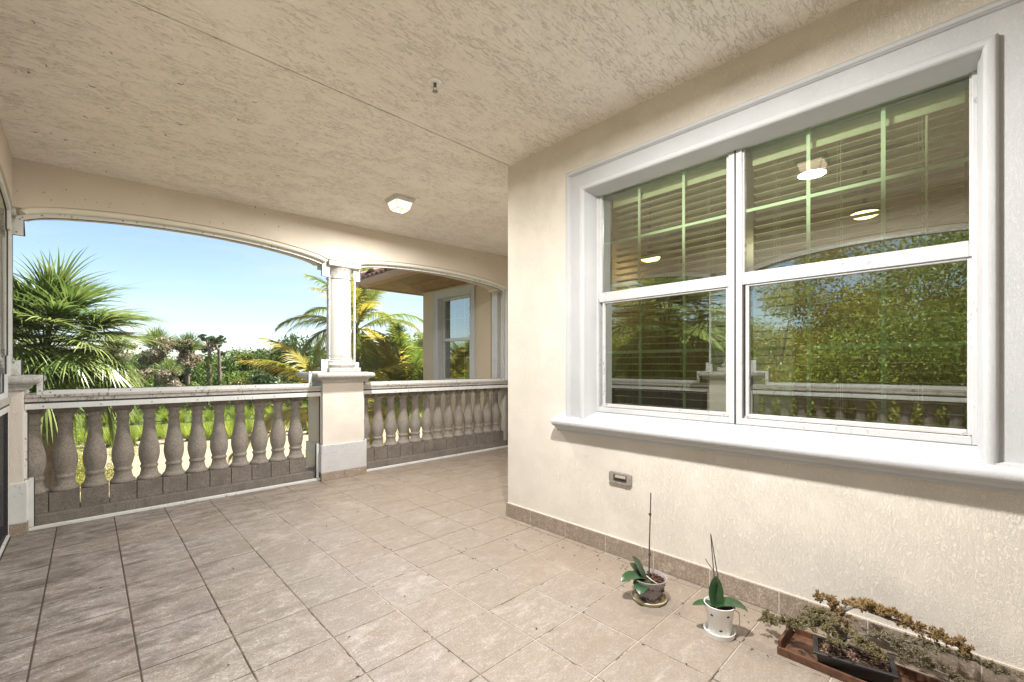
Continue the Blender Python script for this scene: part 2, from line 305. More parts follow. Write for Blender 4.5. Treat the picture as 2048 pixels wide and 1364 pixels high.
# ------------------------------------------------------------------ mesh helpers
def tag(o, label=None, cat=None, group=None, kind=None):
    if label: o['label'] = label
    if cat: o['category'] = cat
    if group: o['group'] = group
    if kind: o['kind'] = kind
    return o
def empty(name, loc, label=None, cat=None, group=None, kind=None, rz=0):
    o = bpy.data.objects.new(name, None); col.objects.link(o); o.location = loc; o.rotation_euler.z = rz
    o.empty_display_size = .1; return tag(o, label, cat, group, kind)
class MB:
    def __init__(s): s.v = []; s.f = []
    def box(s, x0, x1, y0, y1, z0, z1):
        b = len(s.v)
        s.v += [(x, y, z) for z in (z0, z1) for y in (y0, y1) for x in (x0, x1)]
        s.f += [tuple(b+i for i in q) for q in ((0, 2, 3, 1), (4, 5, 7, 6), (0, 1, 5, 4), (2, 6, 7, 3), (0, 4, 6, 2), (1, 3, 7, 5))]
        return s
    def hexa(s, p):                 # 8 corners: bottom 4 ccw, top 4 ccw
        b = len(s.v); s.v += p
        s.f += [tuple(b+i for i in q) for q in ((3, 2, 1, 0), (4, 5, 6, 7), (0, 1, 5, 4), (1, 2, 6, 5), (2, 3, 7, 6), (3, 0, 4, 7))]
        return s
    def lathe(s, prof, seg=24, c=(0, 0, 0), cap=True):
        b = len(s.v); k = len(prof)
        for z, r in prof:
            for i in range(seg):
                a = 2*math.pi*i/seg; s.v.append((c[0]+r*math.cos(a), c[1]+r*math.sin(a), c[2]+z))
        for j in range(k-1):
            for i in range(seg):
                i2 = (i+1) % seg; s.f.append((b+j*seg+i, b+j*seg+i2, b+(j+1)*seg+i2, b+(j+1)*seg+i))
        if cap:
            s.f.append(tuple(b+i for i in reversed(range(seg)))); s.f.append(tuple(b+(k-1)*seg+i for i in range(seg)))
        return s
    def tube(s, pts, rad, seg=8, cap=True):
        b = len(s.v); P = [np.array(p, float) for p in pts]; k = len(P)
        if not hasattr(rad, '__len__'): rad = [rad]*k
        up = np.array((0, 0, 1.)); 
        for j in range(k):
            d = P[min(j+1, k-1)]-P[max(j-1, 0)]; d /= (np.linalg.norm(d)+1e-9)
            a = np.cross(d, up)
            if np.linalg.norm(a) < .1: a = np.cross(d, (1, 0, 0))
            a /= np.linalg.norm(a); e = np.cross(d, a)
            for i in range(seg):
                t = 2*math.pi*i/seg; s.v.append(tuple(P[j]+rad[j]*(math.cos(t)*a+math.sin(t)*e)))
        for j in range(k-1):
            for i in range(seg):
                i2 = (i+1) % seg; s.f.append((b+j*seg+i, b+(j+1)*seg+i, b+(j+1)*seg+i2, b+j*seg+i2))
        if cap:
            s.f.append(tuple(b+i for i in range(seg))); s.f.append(tuple(b+(k-1)*seg+i for i in reversed(range(seg))))
        return s
    def extrude(s, prof, axis, a0, a1):   # closed 2-D profile, extruded along 'x' or 'y' or 'z'
        b = len(s.v); k = len(prof)
        for a in (a0, a1):
            for p, q in prof:
                s.v.append({'x': (a, p, q), 'y': (p, a, q), 'z': (p, q, a)}[axis])
        for i in range(k):
            j = (i+1) % k; s.f.append((b+i, b+j, b+k+j, b+k+i))
        s.f.append(tuple(b+i for i in reversed(range(k)))); s.f.append(tuple(b+k+i for i in range(k)))
        return s
    def mesh(s, name, mat, smooth=False, org=(0, 0, 0)):
        me = bpy.data.meshes.new(name)
        me.from_pydata([(x-org[0], y-org[1], z-org[2]) for x, y, z in s.v], [], s.f)
        if mat: me.materials.append(mat)
        if smooth:
            me.polygons.foreach_set('use_smooth', [True]*len(me.polygons))
        me.update(); return me
    def build(s, name, mat, parent=None, smooth=False, bevel=0, org=None, fix=True):
        o0 = org if org is not None else (tuple(parent.matrix_local.translation) if parent else (0, 0, 0))
        pl = parent.location if parent else (0, 0, 0)
        if org is None and parent and parent.parent: pl = [a+b for a, b in zip(parent.location, parent.parent.location)]
        me = s.mesh(name, mat, smooth, pl if org is None else org)
        if fix:
            import bmesh
            bm = bmesh.new(); bm.from_mesh(me); bmesh.ops.recalc_face_normals(bm, faces=bm.faces); bm.to_mesh(me); bm.free()
        o = bpy.data.objects.new(name, me); col.objects.link(o)
        if parent: o.parent = parent
        if org is not None: o.location = [a-b for a, b in zip(org, pl)]
        if bevel:
            m = o.modifiers.new('bevel', 'BEVEL'); m.width = bevel; m.segments = 2; m.limit_method = 'ANGLE'; m.angle_limit = R(40)
        if smooth and not bevel:
            try: me.set_sharp_from_angle(angle=R(38))
            except Exception: pass
        return o
def inst(name, me, parent, loc, rz=0, sc=1, rot=None):
    o = bpy.data.objects.new(name, me); col.objects.link(o); o.parent = parent; o.location = loc
    o.rotation_euler = rot if rot else (0, 0, rz); o.scale = (sc,)*3 if not hasattr(sc, '__len__') else sc
    return o
def copy_tree(o, parent=None):
    c = o.copy(); col.objects.link(c); c.parent = parent
    for ch in list(o.children): copy_tree(ch, c)
    return c
def npmesh(name, V, F, mat):
    me = bpy.data.meshes.new(name); V = np.asarray(V, np.float32).reshape(-1, 3); F = np.asarray(F, np.int32)
    k = F.shape[1]; me.vertices.add(len(V)); me.vertices.foreach_set('co', V.ravel())
    me.loops.add(F.size); me.loops.foreach_set('vertex_index', F.ravel())
    me.polygons.add(len(F)); me.polygons.foreach_set('loop_start', np.arange(0, F.size, k, dtype=np.int32))
    me.materials.append(mat); me.update(calc_edges=True); me.validate(); return me

# ================================================================== SETTING
WALLX = 2.57; RAILY = 5.03; CEIL = 2.97; GZ = -3.2; EASTX = 4.87
MB().box(-400, 400, -60, 900, GZ-.5, GZ).build('ground', M['ground'], fix=True)['kind'] = 'structure'
# ---- floor slab and tiles
fl = empty('balcony_floor', (0, 0, 0), kind='structure')
MB().box(-.80, EASTX, -3, 5.45, -.25, -.004).build('slab', M['grout'], fl)
T = .336; X0 = .156; Y0 = 1.400
tb = MB(); hw = T/2-.0032
tb.v = [(-hw, -hw, -.012), (hw, -hw, -.012), (hw, hw, -.012), (-hw, hw, -.012)] + [(-hw, -hw, -.0015), (hw, -hw, -.0015), (hw, hw, -.0015), (-hw, hw, -.0015)] + \
       [(-hw+.003, -hw+.003, 0), (hw-.003, -hw+.003, 0), (hw-.003, hw-.003, 0), (-hw+.003, hw-.003, 0)]
tb.f = [(8, 9, 10, 11)] + [(i, (i+1) % 4, (i+1) % 4+4, i+4) for i in range(4)] + [(i+4, (i+1) % 4+4, (i+1) % 4+8, i+8) for i in range(4)]
tile_me = tb.mesh('tile', M['tile'])
rng = random.Random(4)
def cut_tile(x0, x1, y0, y1):
    b = MB(); z = .0
    b.box(x0, x1, y0, y1, -.012, 0); return b
cand = []
for i in range(-3, 15):
    for j in range(-4, 12):
        cx = X0+(i+.5)*T; cy = Y0+(j+.5)*T
        x0, x1, y0, y1 = cx-hw, cx+hw, cy-hw, cy+hw
        if x1 < -.40 or x0 > EASTX or y0 > 5.04 or y1 < -.5: continue
        if x0 > WALLX-.03 and y1 < 2.72: continue
        cand.append((cx, cy, x0, x1, y0, y1))
for cx, cy, x0, x1, y0, y1 in cand:
    a0, a1, b0, b1 = max(x0, -.415), min(x1, EASTX-.01), y0, min(y1, 5.02)
    if b0 < 2.70 and a1 > WALLX-.012:
        if a0 < WALLX-.03 and b0 < 2.71 and b1 < 2.75: a1 = WALLX-.012
        elif a0 >= WALLX-.03: b0 = max(b0, 2.735)
    if a1-a0 < .02 or b1-b0 < .02: continue
    dz = rng.uniform(-.0008, .0008)
    if abs((a1-a0)-2*hw) < 1e-4 and abs((b1-b0)-2*hw) < 1e-4:
        o = inst('tile', tile_me, fl, (cx, cy, dz), 0)
        o.rotation_euler = (rng.uniform(-.0018, .0018), rng.uniform(-.0018, .0018), rng.uniform(-.0012, .0012))
    else:
        cut_tile(a0, a1, b0, b1).build('tile', M['tile'], fl, org=((a0+a1)/2, (b0+b1)/2, dz-.0001))
# tiles out of the photograph, behind the camera: one joined field
b = MB()
for i in range(-3, 8):
    for j in range(-14, -5):
        x0 = X0+i*T; y0 = Y0+j*T
        if y0+T > -.55: continue
        b.box(max(x0+.003, -.41), min(x0+T-.003, 2.555), y0+.003, y0+T-.003, -.012, 0)
tag(b.build('tile_field', M['tile'], fl), kind='stuff')
# ---- ceiling in three panels with open joints
cl = empty('ceiling', (0, 0, CEIL), kind='structure')
def cz(x, y):
    a = max(0, min(1, (4.75-x)/5.15)); c = max(0, min(1, (y-2.70)/2.26)); return CEIL-.135*a*c
def panel(x0, x1, y0, y1, nx=12, ny=12):
    b = MB()
    for j in range(ny+1):
        for i in range(nx+1):
            x = x0+(x1-x0)*i/nx; y = y0+(y1-y0)*j/ny; b.v.append((x, y, cz(x, y)))
    n1 = len(b.v)
    b.v += [(x, y, CEIL+.02) for x, y, z in b.v]
    q = nx+1
    for j in range(ny):
        for i in range(nx):
            a = j*q+i; b.f.append((a, a+q, a+q+1, a+1)); b.f.append((n1+a, n1+a+1, n1+a+q+1, n1+a+q))
    for i in range(nx):
        b.f.append((i, i+1, n1+i+1, n1+i)); a = ny*q+i; b.f.append((a+1, a, n1+a, n1+a+1))
    for j in range(ny):
        a = j*q; b.f.append((a+q, a, n1+a, n1+a+q)); a += nx; b.f.append((a, a+q, n1+a+q, n1+a))
    return b.build('ceiling_panel', M['ceiling'], cl)
panel(-.42, WALLX, -3, 2.694, 4, 4); panel(-.42, 2.642, 2.704, 4.965); panel(2.645, EASTX, 2.703, 4.965)
MB().box(-.42, EASTX, -3, 4.965, CEIL+.021, CEIL+.03).build('joint_backing', M['groove'], cl)
# ---- roof slab over the porch, eaves outside
rf = empty('porch_roof', (1.5, 1.5, CEIL), 'flat roof slab above the porch with eaves beyond the arches', 'roof')
MB().box(-1.7, EASTX, -3.2, 6.32, CEIL+.06, CEIL+.25).build('slab', M['stucco_beam'], rf)
# ================================================================== WALLS
def face_with_hole(b, x0, x1, y0, y1, z0, z1, hy0, hy1, hz0, hz1):   # wall along y with opening
    b.box(x0, x1, y0, hy0, z0, z1); b.box(x0, x1, hy1, y1, z0, z1)
    b.box(x0, x1, hy0, hy1, z0, hz0); b.box(x0, x1, hy0, hy1, hz1, z1)
WY0, WY1, WZ0, WZ1 = -.035, 1.885, .90, 2.53
hw_ = empty('house_wall', (WALLX, 2.72, 0), 'cream textured stucco wall around the large white window', 'wall')
b = MB(); face_with_hole(b, WALLX, 2.87, -3, 2.72, -.25, CEIL+.06, WY0, WY1, WZ0, WZ1)
b.box(2.87, EASTX, 2.42, 2.72, -.25, CEIL+.06)
b.build('wall_face', M['stucco'], hw_)
# tile baseboard
bj = [2.72, 2.444, 2.089, 1.736, 1.379, 1.03, .679, .322, -.034, -.39, -.75]
for a, c in zip(bj[:-1], bj[1:]):
    MB().box(WALLX-.012, WALLX-.0005, c+.0025, a-.0025 if a < 2.72 else a+.012, .001, .113).build('baseboard_tile', M['tile_wall'], hw_, bevel=.002, org=(WALLX-.006, (a+c)/2, .057))
MB().box(WALLX-.009, WALLX-.0002, -.75, 2.72, .0, .118).build('baseboard_grout', m_plain('baseboard_grout', (.62, .57, .50), .9, bump=.4), hw_)
x = WALLX
while x < EASTX-.1:
    MB().box(x+.0025, min(x+T, EASTX)-.0025, 2.7205, 2.732, .001, .113).build('baseboard_tile', M['tile_wall'], hw_, bevel=.002, org=(x+.17, 2.726, .057)); x += T
# ---- end wall of the porch with a window seen as a sliver
ew = empty('porch_end_wall', (EASTX, 4.0, 0), 'stucco end wall of the porch, a sliver behind the house corner', 'wall')
b = MB(); face_with_hole(b, EASTX, 5.07, 2.72, 5.50, -.25, CEIL+.06, 3.9, 4.90, .95, 2.42); b.build('wall_face', M['stucco'], ew)
bw = empty('rear_wall', (1, -3, 0), 'stucco wall closing the porch behind the viewer, out of the photo', 'wall')
MB().box(-.8, 2.57, -3.2, -3.0, -.25, CEIL+.06).box(-.8, -.415, -3.0, -1.04, -.25, CEIL+.06).build('wall_face', M['stucco'], bw)
# ---- the room behind the window
rm = empty('interior_room', (4.4, 0, 0), kind='structure')
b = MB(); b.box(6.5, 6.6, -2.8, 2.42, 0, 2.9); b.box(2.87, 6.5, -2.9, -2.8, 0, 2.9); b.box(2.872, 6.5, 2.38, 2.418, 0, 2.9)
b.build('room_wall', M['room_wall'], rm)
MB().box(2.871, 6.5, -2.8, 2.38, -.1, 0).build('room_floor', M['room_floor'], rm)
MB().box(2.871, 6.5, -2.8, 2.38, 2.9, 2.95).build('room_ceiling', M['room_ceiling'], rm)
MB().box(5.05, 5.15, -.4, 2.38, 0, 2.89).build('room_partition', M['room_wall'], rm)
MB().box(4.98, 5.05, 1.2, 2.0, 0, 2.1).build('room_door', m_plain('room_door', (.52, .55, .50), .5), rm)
# ================================================================== BEAMS
def arch_z(s, s0, s1, spring, apex):
    c = (s0+s1)/2; h = (s1-s0)/2; t = (s-c)/h
    return spring+(apex-spring)*math.sqrt(max(0, 1-abs(t)**2.1))*.6+(apex-spring)*.4*(1-t*t)
def arch_profile(spans, s0, s1, solid):
    pts = []; s = s0
    xs = sorted(set([s0, s1]+[v for a in spans for v in (a[0]-1e-4, a[0], a[1], a[1]+1e-4)]+[a[0]+(a[1]-a[0])*(.5-.5*math.cos(math.pi*i/32)) for a in spans for i in range(33)]))
    for x in xs:
        z = solid
        for a in spans:
            if a[0] <= x <= a[1]: z = arch_z(x, *a)
        pts.append((x, z))
    return pts
def beam(root, name, pts, o0, o1, top, axis, mat):
    b = MB(); k = len(pts)
    P = (lambda s, o, z: (s, o, z)) if axis == 'x' else (lambda s, o, z: (o, s, z))
    for s, z in pts:
        b.v += [P(s, o0, z), P(s, o1, z), P(s, o1, top), P(s, o0, top)]
    for i in range(k-1):
        a = 4*i
        for q in range(4): b.f.append((a+q, a+(q+1) % 4, a+4+(q+1) % 4, a+4+q))
    b.f.append((0, 1, 2, 3)); b.f.append((4*k-4, 4*k-3, 4*k-2, 4*k-1))
    return b.build(name, mat, root)
BAY1 = (-.36, 1.92, 2.465, 2.59); BAY2 = (2.30, 4.66, 2.50, 2.60)
bm_ = empty('arched_beam', (2, 4.96, 2.5), 'beige stucco beam with two shallow arches over the far balustrade', 'beam')
beam(bm_, 'beam_body', arch_profile([BAY1, BAY2], -.80, EASTX, 2.47), 4.96, 5.40, CEIL+.058, 'x', M['stucco_beam'])
LB1 = (2.36, 4.955, 2.47, 2.62); LB2 = (-.56, 1.84, 2.47, 2.62)
lb = empty('left_beam', (-.41, 2, 2.5), 'beige stucco beam along the left edge of the porch, meeting the far beam in the corner', 'beam')
beam(lb, 'beam_body', arch_profile([LB2, LB1], -1.04, 4.958, 2.47), -.80, -.41, CEIL+.058, 'y', M['stucco_beam'])
# cream bead moulding under each arch
def bead(root, span, y, r, axis, off=0):
    pts = arch_profile([span], span[0], span[1], span[2])[0:]
    pts = [(s, z-off) for s, z in pts if span[0] <= s <= span[1]]
    P = (lambda s, z: (s, y, z)) if axis == 'x' else (lambda s, z: (y, s, z))
    return MB().tube([P(s, z) for s, z in pts], r, 10).build('moulding', M['trim_cream'], root, smooth=True)
bead(bm_, BAY1, 4.998, .026, 'x', .018); bead(bm_, BAY2, 4.998, .026, 'x', .018)
bead(lb, LB1, -.45, .026, 'y', .018); bead(lb, LB2, -.45, .026, 'y', .018)
# ================================================================== PEDESTALS AND COLUMNS
def capprof(h=.115):
    return [(0, 0), (.016, 0), (.018, .014), (.028, .026), (.046, .034), (.05, .038), (.051, .047), (.074, .050), (.088, .057), (.095, .070), (.096, .086), (.090, .101), (.076, .110), (.02, .114)]
def square_stack(b, cx, cy, half, z0, prof):    # square moulding: profile of (outset, dz)
    rings = []
    for o, dz in prof:
        h = half+o; k = len(b.v); b.v += [(cx-h, cy-h, z0+dz), (cx+h, cy-h, z0+dz), (cx+h, cy+h, z0+dz), (cx-h, cy+h, z0+dz)]; rings.append(k)
    for r0, r1 in zip(rings[:-1], rings[1:]):
        for i in range(4): b.f.append((r0+i, r0+(i+1) % 4, r1+(i+1) % 4, r1+i))
    b.f.append(tuple(rings[0]+i for i in (3, 2, 1, 0))); b.f.append(tuple(rings[-1]+i for i in range(4)))
    return b
def pedestal(cx, cy, label, clabel, group='stucco pedestals of the balustrade', plinth=True):
    t = empty('pedestal', (cx, cy, 0), label, 'pedestal', group)
    MB().box(cx-.238, cx+.238, cy-.225, cy+.225, 0, 1.092).build('shaft', M['stucco'], t, bevel=.004)
    square_stack(MB(), cx, cy, .238, 1.09, capprof()).build('cap', M['cap'], t, bevel=.004)
    if plinth:
        MB().box(cx-.262, cx+.262, cy-.248, cy+.248, .088, .29).build('plinth', M['alu_clean'], t, bevel=.003)
        MB().box(cx-.258, cx+.258, cy-.244, cy+.244, .2905, .39).build('plinth_band', M['alu_clean'], t, bevel=.004)
    else:
        MB().box(cx-.256, cx+.256, cy-.242, cy+.242, .088, .39).build('plinth', M['alu'], t, bevel=.003)
    for (x0, x1) in ((cx-.262, cx-.002), (cx+.002, cx+.262)):
        MB().box(x0, x1, cy-.258, cy-.238, .001, .087).build('base_tile', M['tile_wall'], t, bevel=.002, org=((x0+x1)/2, cy-.248, .04))
    MB().box(cx+.2385, cx+.262, cy-.237, cy+.25, .001, .087).build('base_tile', M['tile_wall'], t, bevel=.002, org=(cx+.25, cy, .045))
    cx += .016; cy -= .05
    c = empty('column', (cx, cy, 1.205), clabel, 'column', 'round columns under the arches')
    b = MB(); square_stack(b, cx, cy, .185, 1.206, [(0, 0), (0, .05)]); b.build('base_block', M['cap'], c, bevel=.004)
    MB().lathe([(1.257, .178), (1.27, .188), (1.29, .19), (1.305, .178), (1.312, .165), (1.335, .162), (1.345, .15), (1.36, .15), (1.365, .143), (1.40, .14)], 40, (cx, cy, 0)).build('base_ring', M['cap'], c, smooth=True)
    MB().lathe([(1.401, .138), (1.7, .136), (2.1, .132), (2.28, .129)], 48, (cx, cy, 0)).build('shaft', M['column'], c, smooth=True)
    MB().lathe([(2.281, .13), (2.287, .142), (2.30, .142), (2.306, .131), (2.35, .131), (2.375, .14), (2.40, .165), (2.41, .172)], 40, (cx, cy, 0)).build('capital', M['cap'], c, smooth=True)
    MB().box(cx-.185, cx+.185, cy-.185, cy+.185, 2.411, 2.469).build('abacus', M['cap'], c, bevel=.006)
    return t, c
PX = 2.112; PY = 5.205; LX = -.60
pedestal(PX, PY, 'stucco pedestal with white plinth between the two far balustrades', 'round column standing between the two arches')
pedestal(LX+.005, PY, 'corner pedestal with a mildewed plinth at the left edge', 'round corner column at the left edge of the photo', plinth=False)
pedestal(LX+.005, 2.10, 'pedestal of the left balustrade, seen only in the window glass', 'column of the left balustrade, seen only in the window glass')
pedestal(LX+.005, -.80, 'pedestal of the left balustrade beyond the photo edge', 'column of the left balustrade beyond the photo edge')
# ================================================================== BALUSTRADES
bprof = [(.252, .084), (.262, .088), (.275, .086), (.285, .077), (.292, .070), (.306, .066), (.330, .061), (.352, .058), (.358, .064), (.368, .067), (.380, .064), (.386, .058), (.395, .060),
         (.43, .070), (.47, .0765), (.50, .0775), (.54, .0745), (.58, .067), (.63, .057), (.68, .049), (.73, .0435), (.78, .041), (.80, .041), (.803, .047), (.815, .049), (.825, .044), (.83, .040), (.848, .041), (.862, .048), (.875, .060), (.885, .066), (.90, .068)]
bal_me = MB().lathe(bprof, 28).mesh('baluster', M['baluster'], True)
blk = MB().box(-.0865, .0865, -.0865, .0865, .102, .2515); blk_me = blk.mesh('plinth_block', M['curb'])
tbk = MB().box(-.07, .07, -.07, .07, .9005, .965); tbk_me = tbk.mesh('head_block', M['baluster'])
def balustrade(name, label, axis, s0, s1, first, n, off, sp=.18):
    loc = (s0, off, 0) if axis == 'x' else (off, s0, 0)
    t = empty(name, loc, label, 'balustrade', 'cast stone balustrades')
    def bx(a0, a1, d0, d1, z0, z1):
        return MB().box(a0, a1, off+d0, off+d1, z0, z1) if axis == 'x' else MB().box(off+d0, off+d1, a0, a1, z0, z1)
    bx(s0, s1, -.13, .13, -.01, .10).build('curb', M['curb'], t, bevel=.004)
    bx(s0, s1, -.12, .12, .9655, 1.055).build('handrail', M['cap'], t, bevel=.012)
    for k in range(n):
        s = first+k*sp
        if s-.03 < s0 or s+.05 > s1: continue
        p = (s-s0, 0, 0) if axis == 'x' else (0, s-s0, 0)
        inst('baluster', bal_me, t, p, rng.uniform(0, 6)); inst('plinth_block', blk_me, t, p); inst('head_block', tbk_me, t, p)
    return t
balustrade('balustrade', 'left far balustrade of thirteen stout stone balusters, ornamental grass behind', 'x', LX+.245, PX-.24, -.32, 14, 5.20)
balustrade('balustrade', 'right far balustrade of closely seen balusters in front of the neighbouring wall', 'x', PX+.24, 4.80, 2.46, 14, 5.20, .1815)
balustrade('balustrade', 'balustrade along the left side of the porch beside the corner pedestal', 'y', 2.34, 4.95, 2.45, 15, LX)
balustrade('balustrade', 'balustrade along the left side of the porch, seen only in the window glass', 'y', -.55, 1.86, -.45, 14, LX)
MB().box(4.745, 4.865, 5.10, 5.30, 0, .90).build('end_pilaster', M['stucco'], None, bevel=.004)
tag(bpy.data.objects['end_pilaster'], 'low stucco pilaster ending the right far balustrade', 'pilaster')
# ================================================================== INSECT SCREENS
def screen(label, poly, axis, off, depth=.03, wd=.034, low=None, skip=(), mesh='mesh'):
    """poly: inner outline of the opening as (s,z), clockwise or ccw; a bar is built outside each edge."""
    P = (lambda s, o, z: (s, o, z)) if axis == 'x' else (lambda s, o, z: (o, s, z))
    t = empty('screen_frame', P(poly[0][0], off, poly[0][1]), label, 'screen frame', 'white aluminium insect screens')
    n = len(poly); area = sum(poly[i][0]*poly[(i+1) % n][1]-poly[(i+1) % n][0]*poly[i][1] for i in range(n))
    sg = 1 if area > 0 else -1
    def nrm(i):
        a, c = poly[i], poly[(i+1) % n]; d = (c[0]-a[0], c[1]-a[1]); L = math.hypot(*d)+1e-9
        return (sg*d[1]/L, -sg*d[0]/L)
    outp = []
    for i in range(n):
        n0, n1 = nrm(i-1), nrm(i); k = (n0[0]+n1[0], n0[1]+n1[1]); dd = 1+n0[0]*n1[0]+n0[1]*n1[1]
        def ww(q):
            a_, c_ = poly[q % n], poly[(q+1) % n]; zm = (a_[1]+c_[1])/2; vert = abs(a_[0]-c_[0]) < 1e-6
            if q % n in ARC: return wd
            if vert and 1.40 < zm < 2.1: return .015
            if vert and zm > 1.19 and abs(a_[1]-c_[1]) < .25: return .075
            if not vert and zm > 1.1: return .018
            return wd
        if abs(n0[0]*n1[0]+n0[1]*n1[1]) < .3: outp.append((poly[i][0]+n0[0]*ww(i-1)+n1[0]*ww(i), poly[i][1]+n0[1]*ww(i-1)+n1[1]*ww(i)))
        else: w_ = ww(i); outp.append((poly[i][0]+k[0]*w_/dd, poly[i][1]+k[1]*w_/dd))
    arch = MB(); bars = []
    for i in range(n):
        j = (i+1) % n; L = math.hypot(poly[j][0]-poly[i][0], poly[j][1]-poly[i][1])
        c = [poly[i], poly[j], outp[j], outp[i]]
        p8 = [P(s, off, z) for s, z in c]+[P(s, off+depth, z) for s, z in c]
        if i in skip: continue
        if i in ARC: arch.hexa(p8)
        else: MB().hexa(p8).build('bar', M['alu'], t)
        # gasket just inside
    if arch.v: arch.build('arched_bar', M['alu'], t)
    # black spline around the opening
    g = MB()
    ins = [(poly[i][0]-(outp[i][0]-poly[i][0])*.13, poly[i][1]-(outp[i][1]-poly[i][1])*.13) for i in range(n)]
    for i in range(n):
        j = (i+1) % n
        c = [ins[i], ins[j], poly[j], poly[i]]
        g.hexa([P(s, off+.006, z) for s, z in c]+[P(s, off+.014, z) for s, z in c])
    g.build('spline', M['dark_gasket'], t)
    me = MB(); me.v = [P(s, off+.012, z) for s, z in poly]; me.f = [tuple(range(n))]
    me.build('mesh_panel', M[mesh], t, fix=False)
    # screws
    sc = MB()
    for i in range(n):
        j = (i+1) % n; a = poly[i]; c = poly[j]; L = math.hypot(c[0]-a[0], c[1]-a[1])
        if L < .08 or i in ARC and i % 5: continue
        m_ = ((a[0]+outp[i][0])/2, (a[1]+outp[i][1])/2); m2 = ((c[0]+outp[j][0])/2, (c[1]+outp[j][1])/2)
        k = max(1, int(L/.42))
        for q in range(k+1):
            f = (q+.12)/(k+.24) if k else .5
            s = m_[0]+(m2[0]-m_[0])*f; z = m_[1]+(m2[1]-m_[1])*f; r = .0045
            sc.hexa([P(s-r, off-.003, z-r), P(s+r, off-.003, z-r), P(s+r, off-.003, z+r), P(s-r, off-.003, z+r)]+[P(s-r, off+.002, z-r), P(s+r, off+.002, z-r), P(s+r, off+.002, z+r), P(s-r, off+.002, z+r)])
    if sc.v: tag(sc.build('screw_heads', M['screw'], t), kind='stuff')
    return t
def opening(sL, sR, bay, c_l, c_r, frz):
    """outline with notches round cap and base of a column at each end; c_l/c_r: True when a column stands there"""
    dn = .045
    pts = []
    k = 20; a0 = sL; a1 = sR
    arc = [(a0+(a1-a0)*i/k, arch_z(a0+(a1-a0)*i/k, *bay)-.068) for i in range(k+1)]
    pts += arc                                     # left to right along the top
    na = len(arc)
    if c_r: pts += [(sR, 2.29), (sR+.07, 2.29), (sR+.07, 1.35), (sR-.014, 1.35), (sR-.014, 1.216), (sR-.149, 1.216), (sR-.149, frz)]
    else: pts += [(sR, frz)]
    if c_l: pts += [(sL+.103, frz), (sL+.103, 1.206), (sL-.013, 1.206), (sL-.013, 1.32), (sL-.056, 1.32), (sL-.056, 2.275), (sL, 2.275)]
    else: pts += [(sL, frz)]
    return pts, set(range(na-1))
pts, ARC = opening(-.36, 1.891, BAY1, True, True, 1.085)
s1 = screen('white screen frame in the left far arch, notched around both columns', pts, 'x', RAILY)
pts, ARC = opening(2.328, 4.655, BAY2, True, False, 1.085)
s2 = screen('white screen frame in the right far arch beside the neighbouring house', pts, 'x', RAILY)
pts, ARC = opening(2.40, 4.92, LB1, True, True, 1.085)
s3 = screen('screen frame of the left side arch nearest the corner', pts, 'y', -.448)
pts, ARC = opening(-.52, 1.80, LB2, True, True, 1.085)
s4 = screen('screen frame of the left side arch seen only in the window glass', pts, 'y', -.448)
# stained sill rail and white strip under each upper screen, kick screens below
def low_screen(label, axis, s0, s1, off, x_l, x_r, dark='mesh_low'):
    P = (lambda a0, a1, d0, d1, z0, z1: MB().box(a0, a1, off+d0, off+d1, z0, z1)) if axis == 'x' else (lambda a0, a1, d0, d1, z0, z1: MB().box(off+d0, off+d1, a0, a1, z0, z1))
    t = empty('kick_screen', (s0, off, 0) if axis == 'x' else (off, s0, 0), label, 'screen frame', 'lower insect screens in front of the balusters')
    q = -1
    P(s0, s1, -.014, .03, 1.028, 1.0505).build('sill_lip', M['stained'], t, bevel=.003)
    P(s0, s1, -.004, .03, .996, 1.0275).build('sill_rail', M['stained'], t, bevel=.003)
    P(s0, s1, -.012, .025, .938, .9815).build('top_bar', M['alu'], t, bevel=.003)
    P(s0, s1, .0, .025, .982, .9955).build('shadow_gap', M['dark_gasket'], t)
    P(s0-.02, s1+.02, -.008, .025, .0005, .026).build('bottom_bar', M['alu'], t, bevel=.003)
    for a, z0, z1 in x_l+x_r:
        P(a-.012, a+.012, -.006, .022, z0, z1).build('side_bar', M['alu'], t, bevel=.002)
        P(a+(.0125 if (a, z0, z1) in x_l else -.0175), a+(.0175 if (a, z0, z1) in x_l else -.0125), -.001, .02, z0, z1).build('gasket', M['dark_gasket'], t)
    mm = P(s0, s1, .0115, .0125, .0265, .9375); mm.build('mesh_panel', M[dark], t)
    sc = MB(); s = s0+.1
    while s < s1:
        bb = P(s-.004, s+.004, -.0145, -.011, .955, .963); o = len(sc.v); sc.v += bb.v; sc.f += [tuple(o+i for i in f) for f in bb.f]; s += .33
    tag(sc.build('screw_heads', M['screw'], t), kind='stuff')
low_screen('lower screen covering the left far balustrade', 'x', LX+.245, PX-.24, RAILY, [(-.352, .41, .937), (-.318, .03, .409), (-.342, .03, .40)], [(1.878, .41, .937), (1.836, .03, .409)])
low_screen('lower screen covering the right far balustrade', 'x', PX+.24, 4.78, RAILY, [(2.368, .40, .937), (2.397, .03, .399)], [(4.765, .03, .937)])
M['mesh_dark'] = m_screen('dark_insect_screen', .55, (.06, .06, .065))
low_screen('dark lower screen at the far left edge, seen at a grazing angle', 'y', 2.34, 4.95, -.448, [(2.36, .03, .937)], [(4.93, .03, .937)], 'mesh_dark')
low_screen('lower screen of the left side, seen only in the window glass', 'y', -.55, 1.86, -.448, [(-.53, .03, .937)], [(1.84, .03, .937)], 'mesh_low')
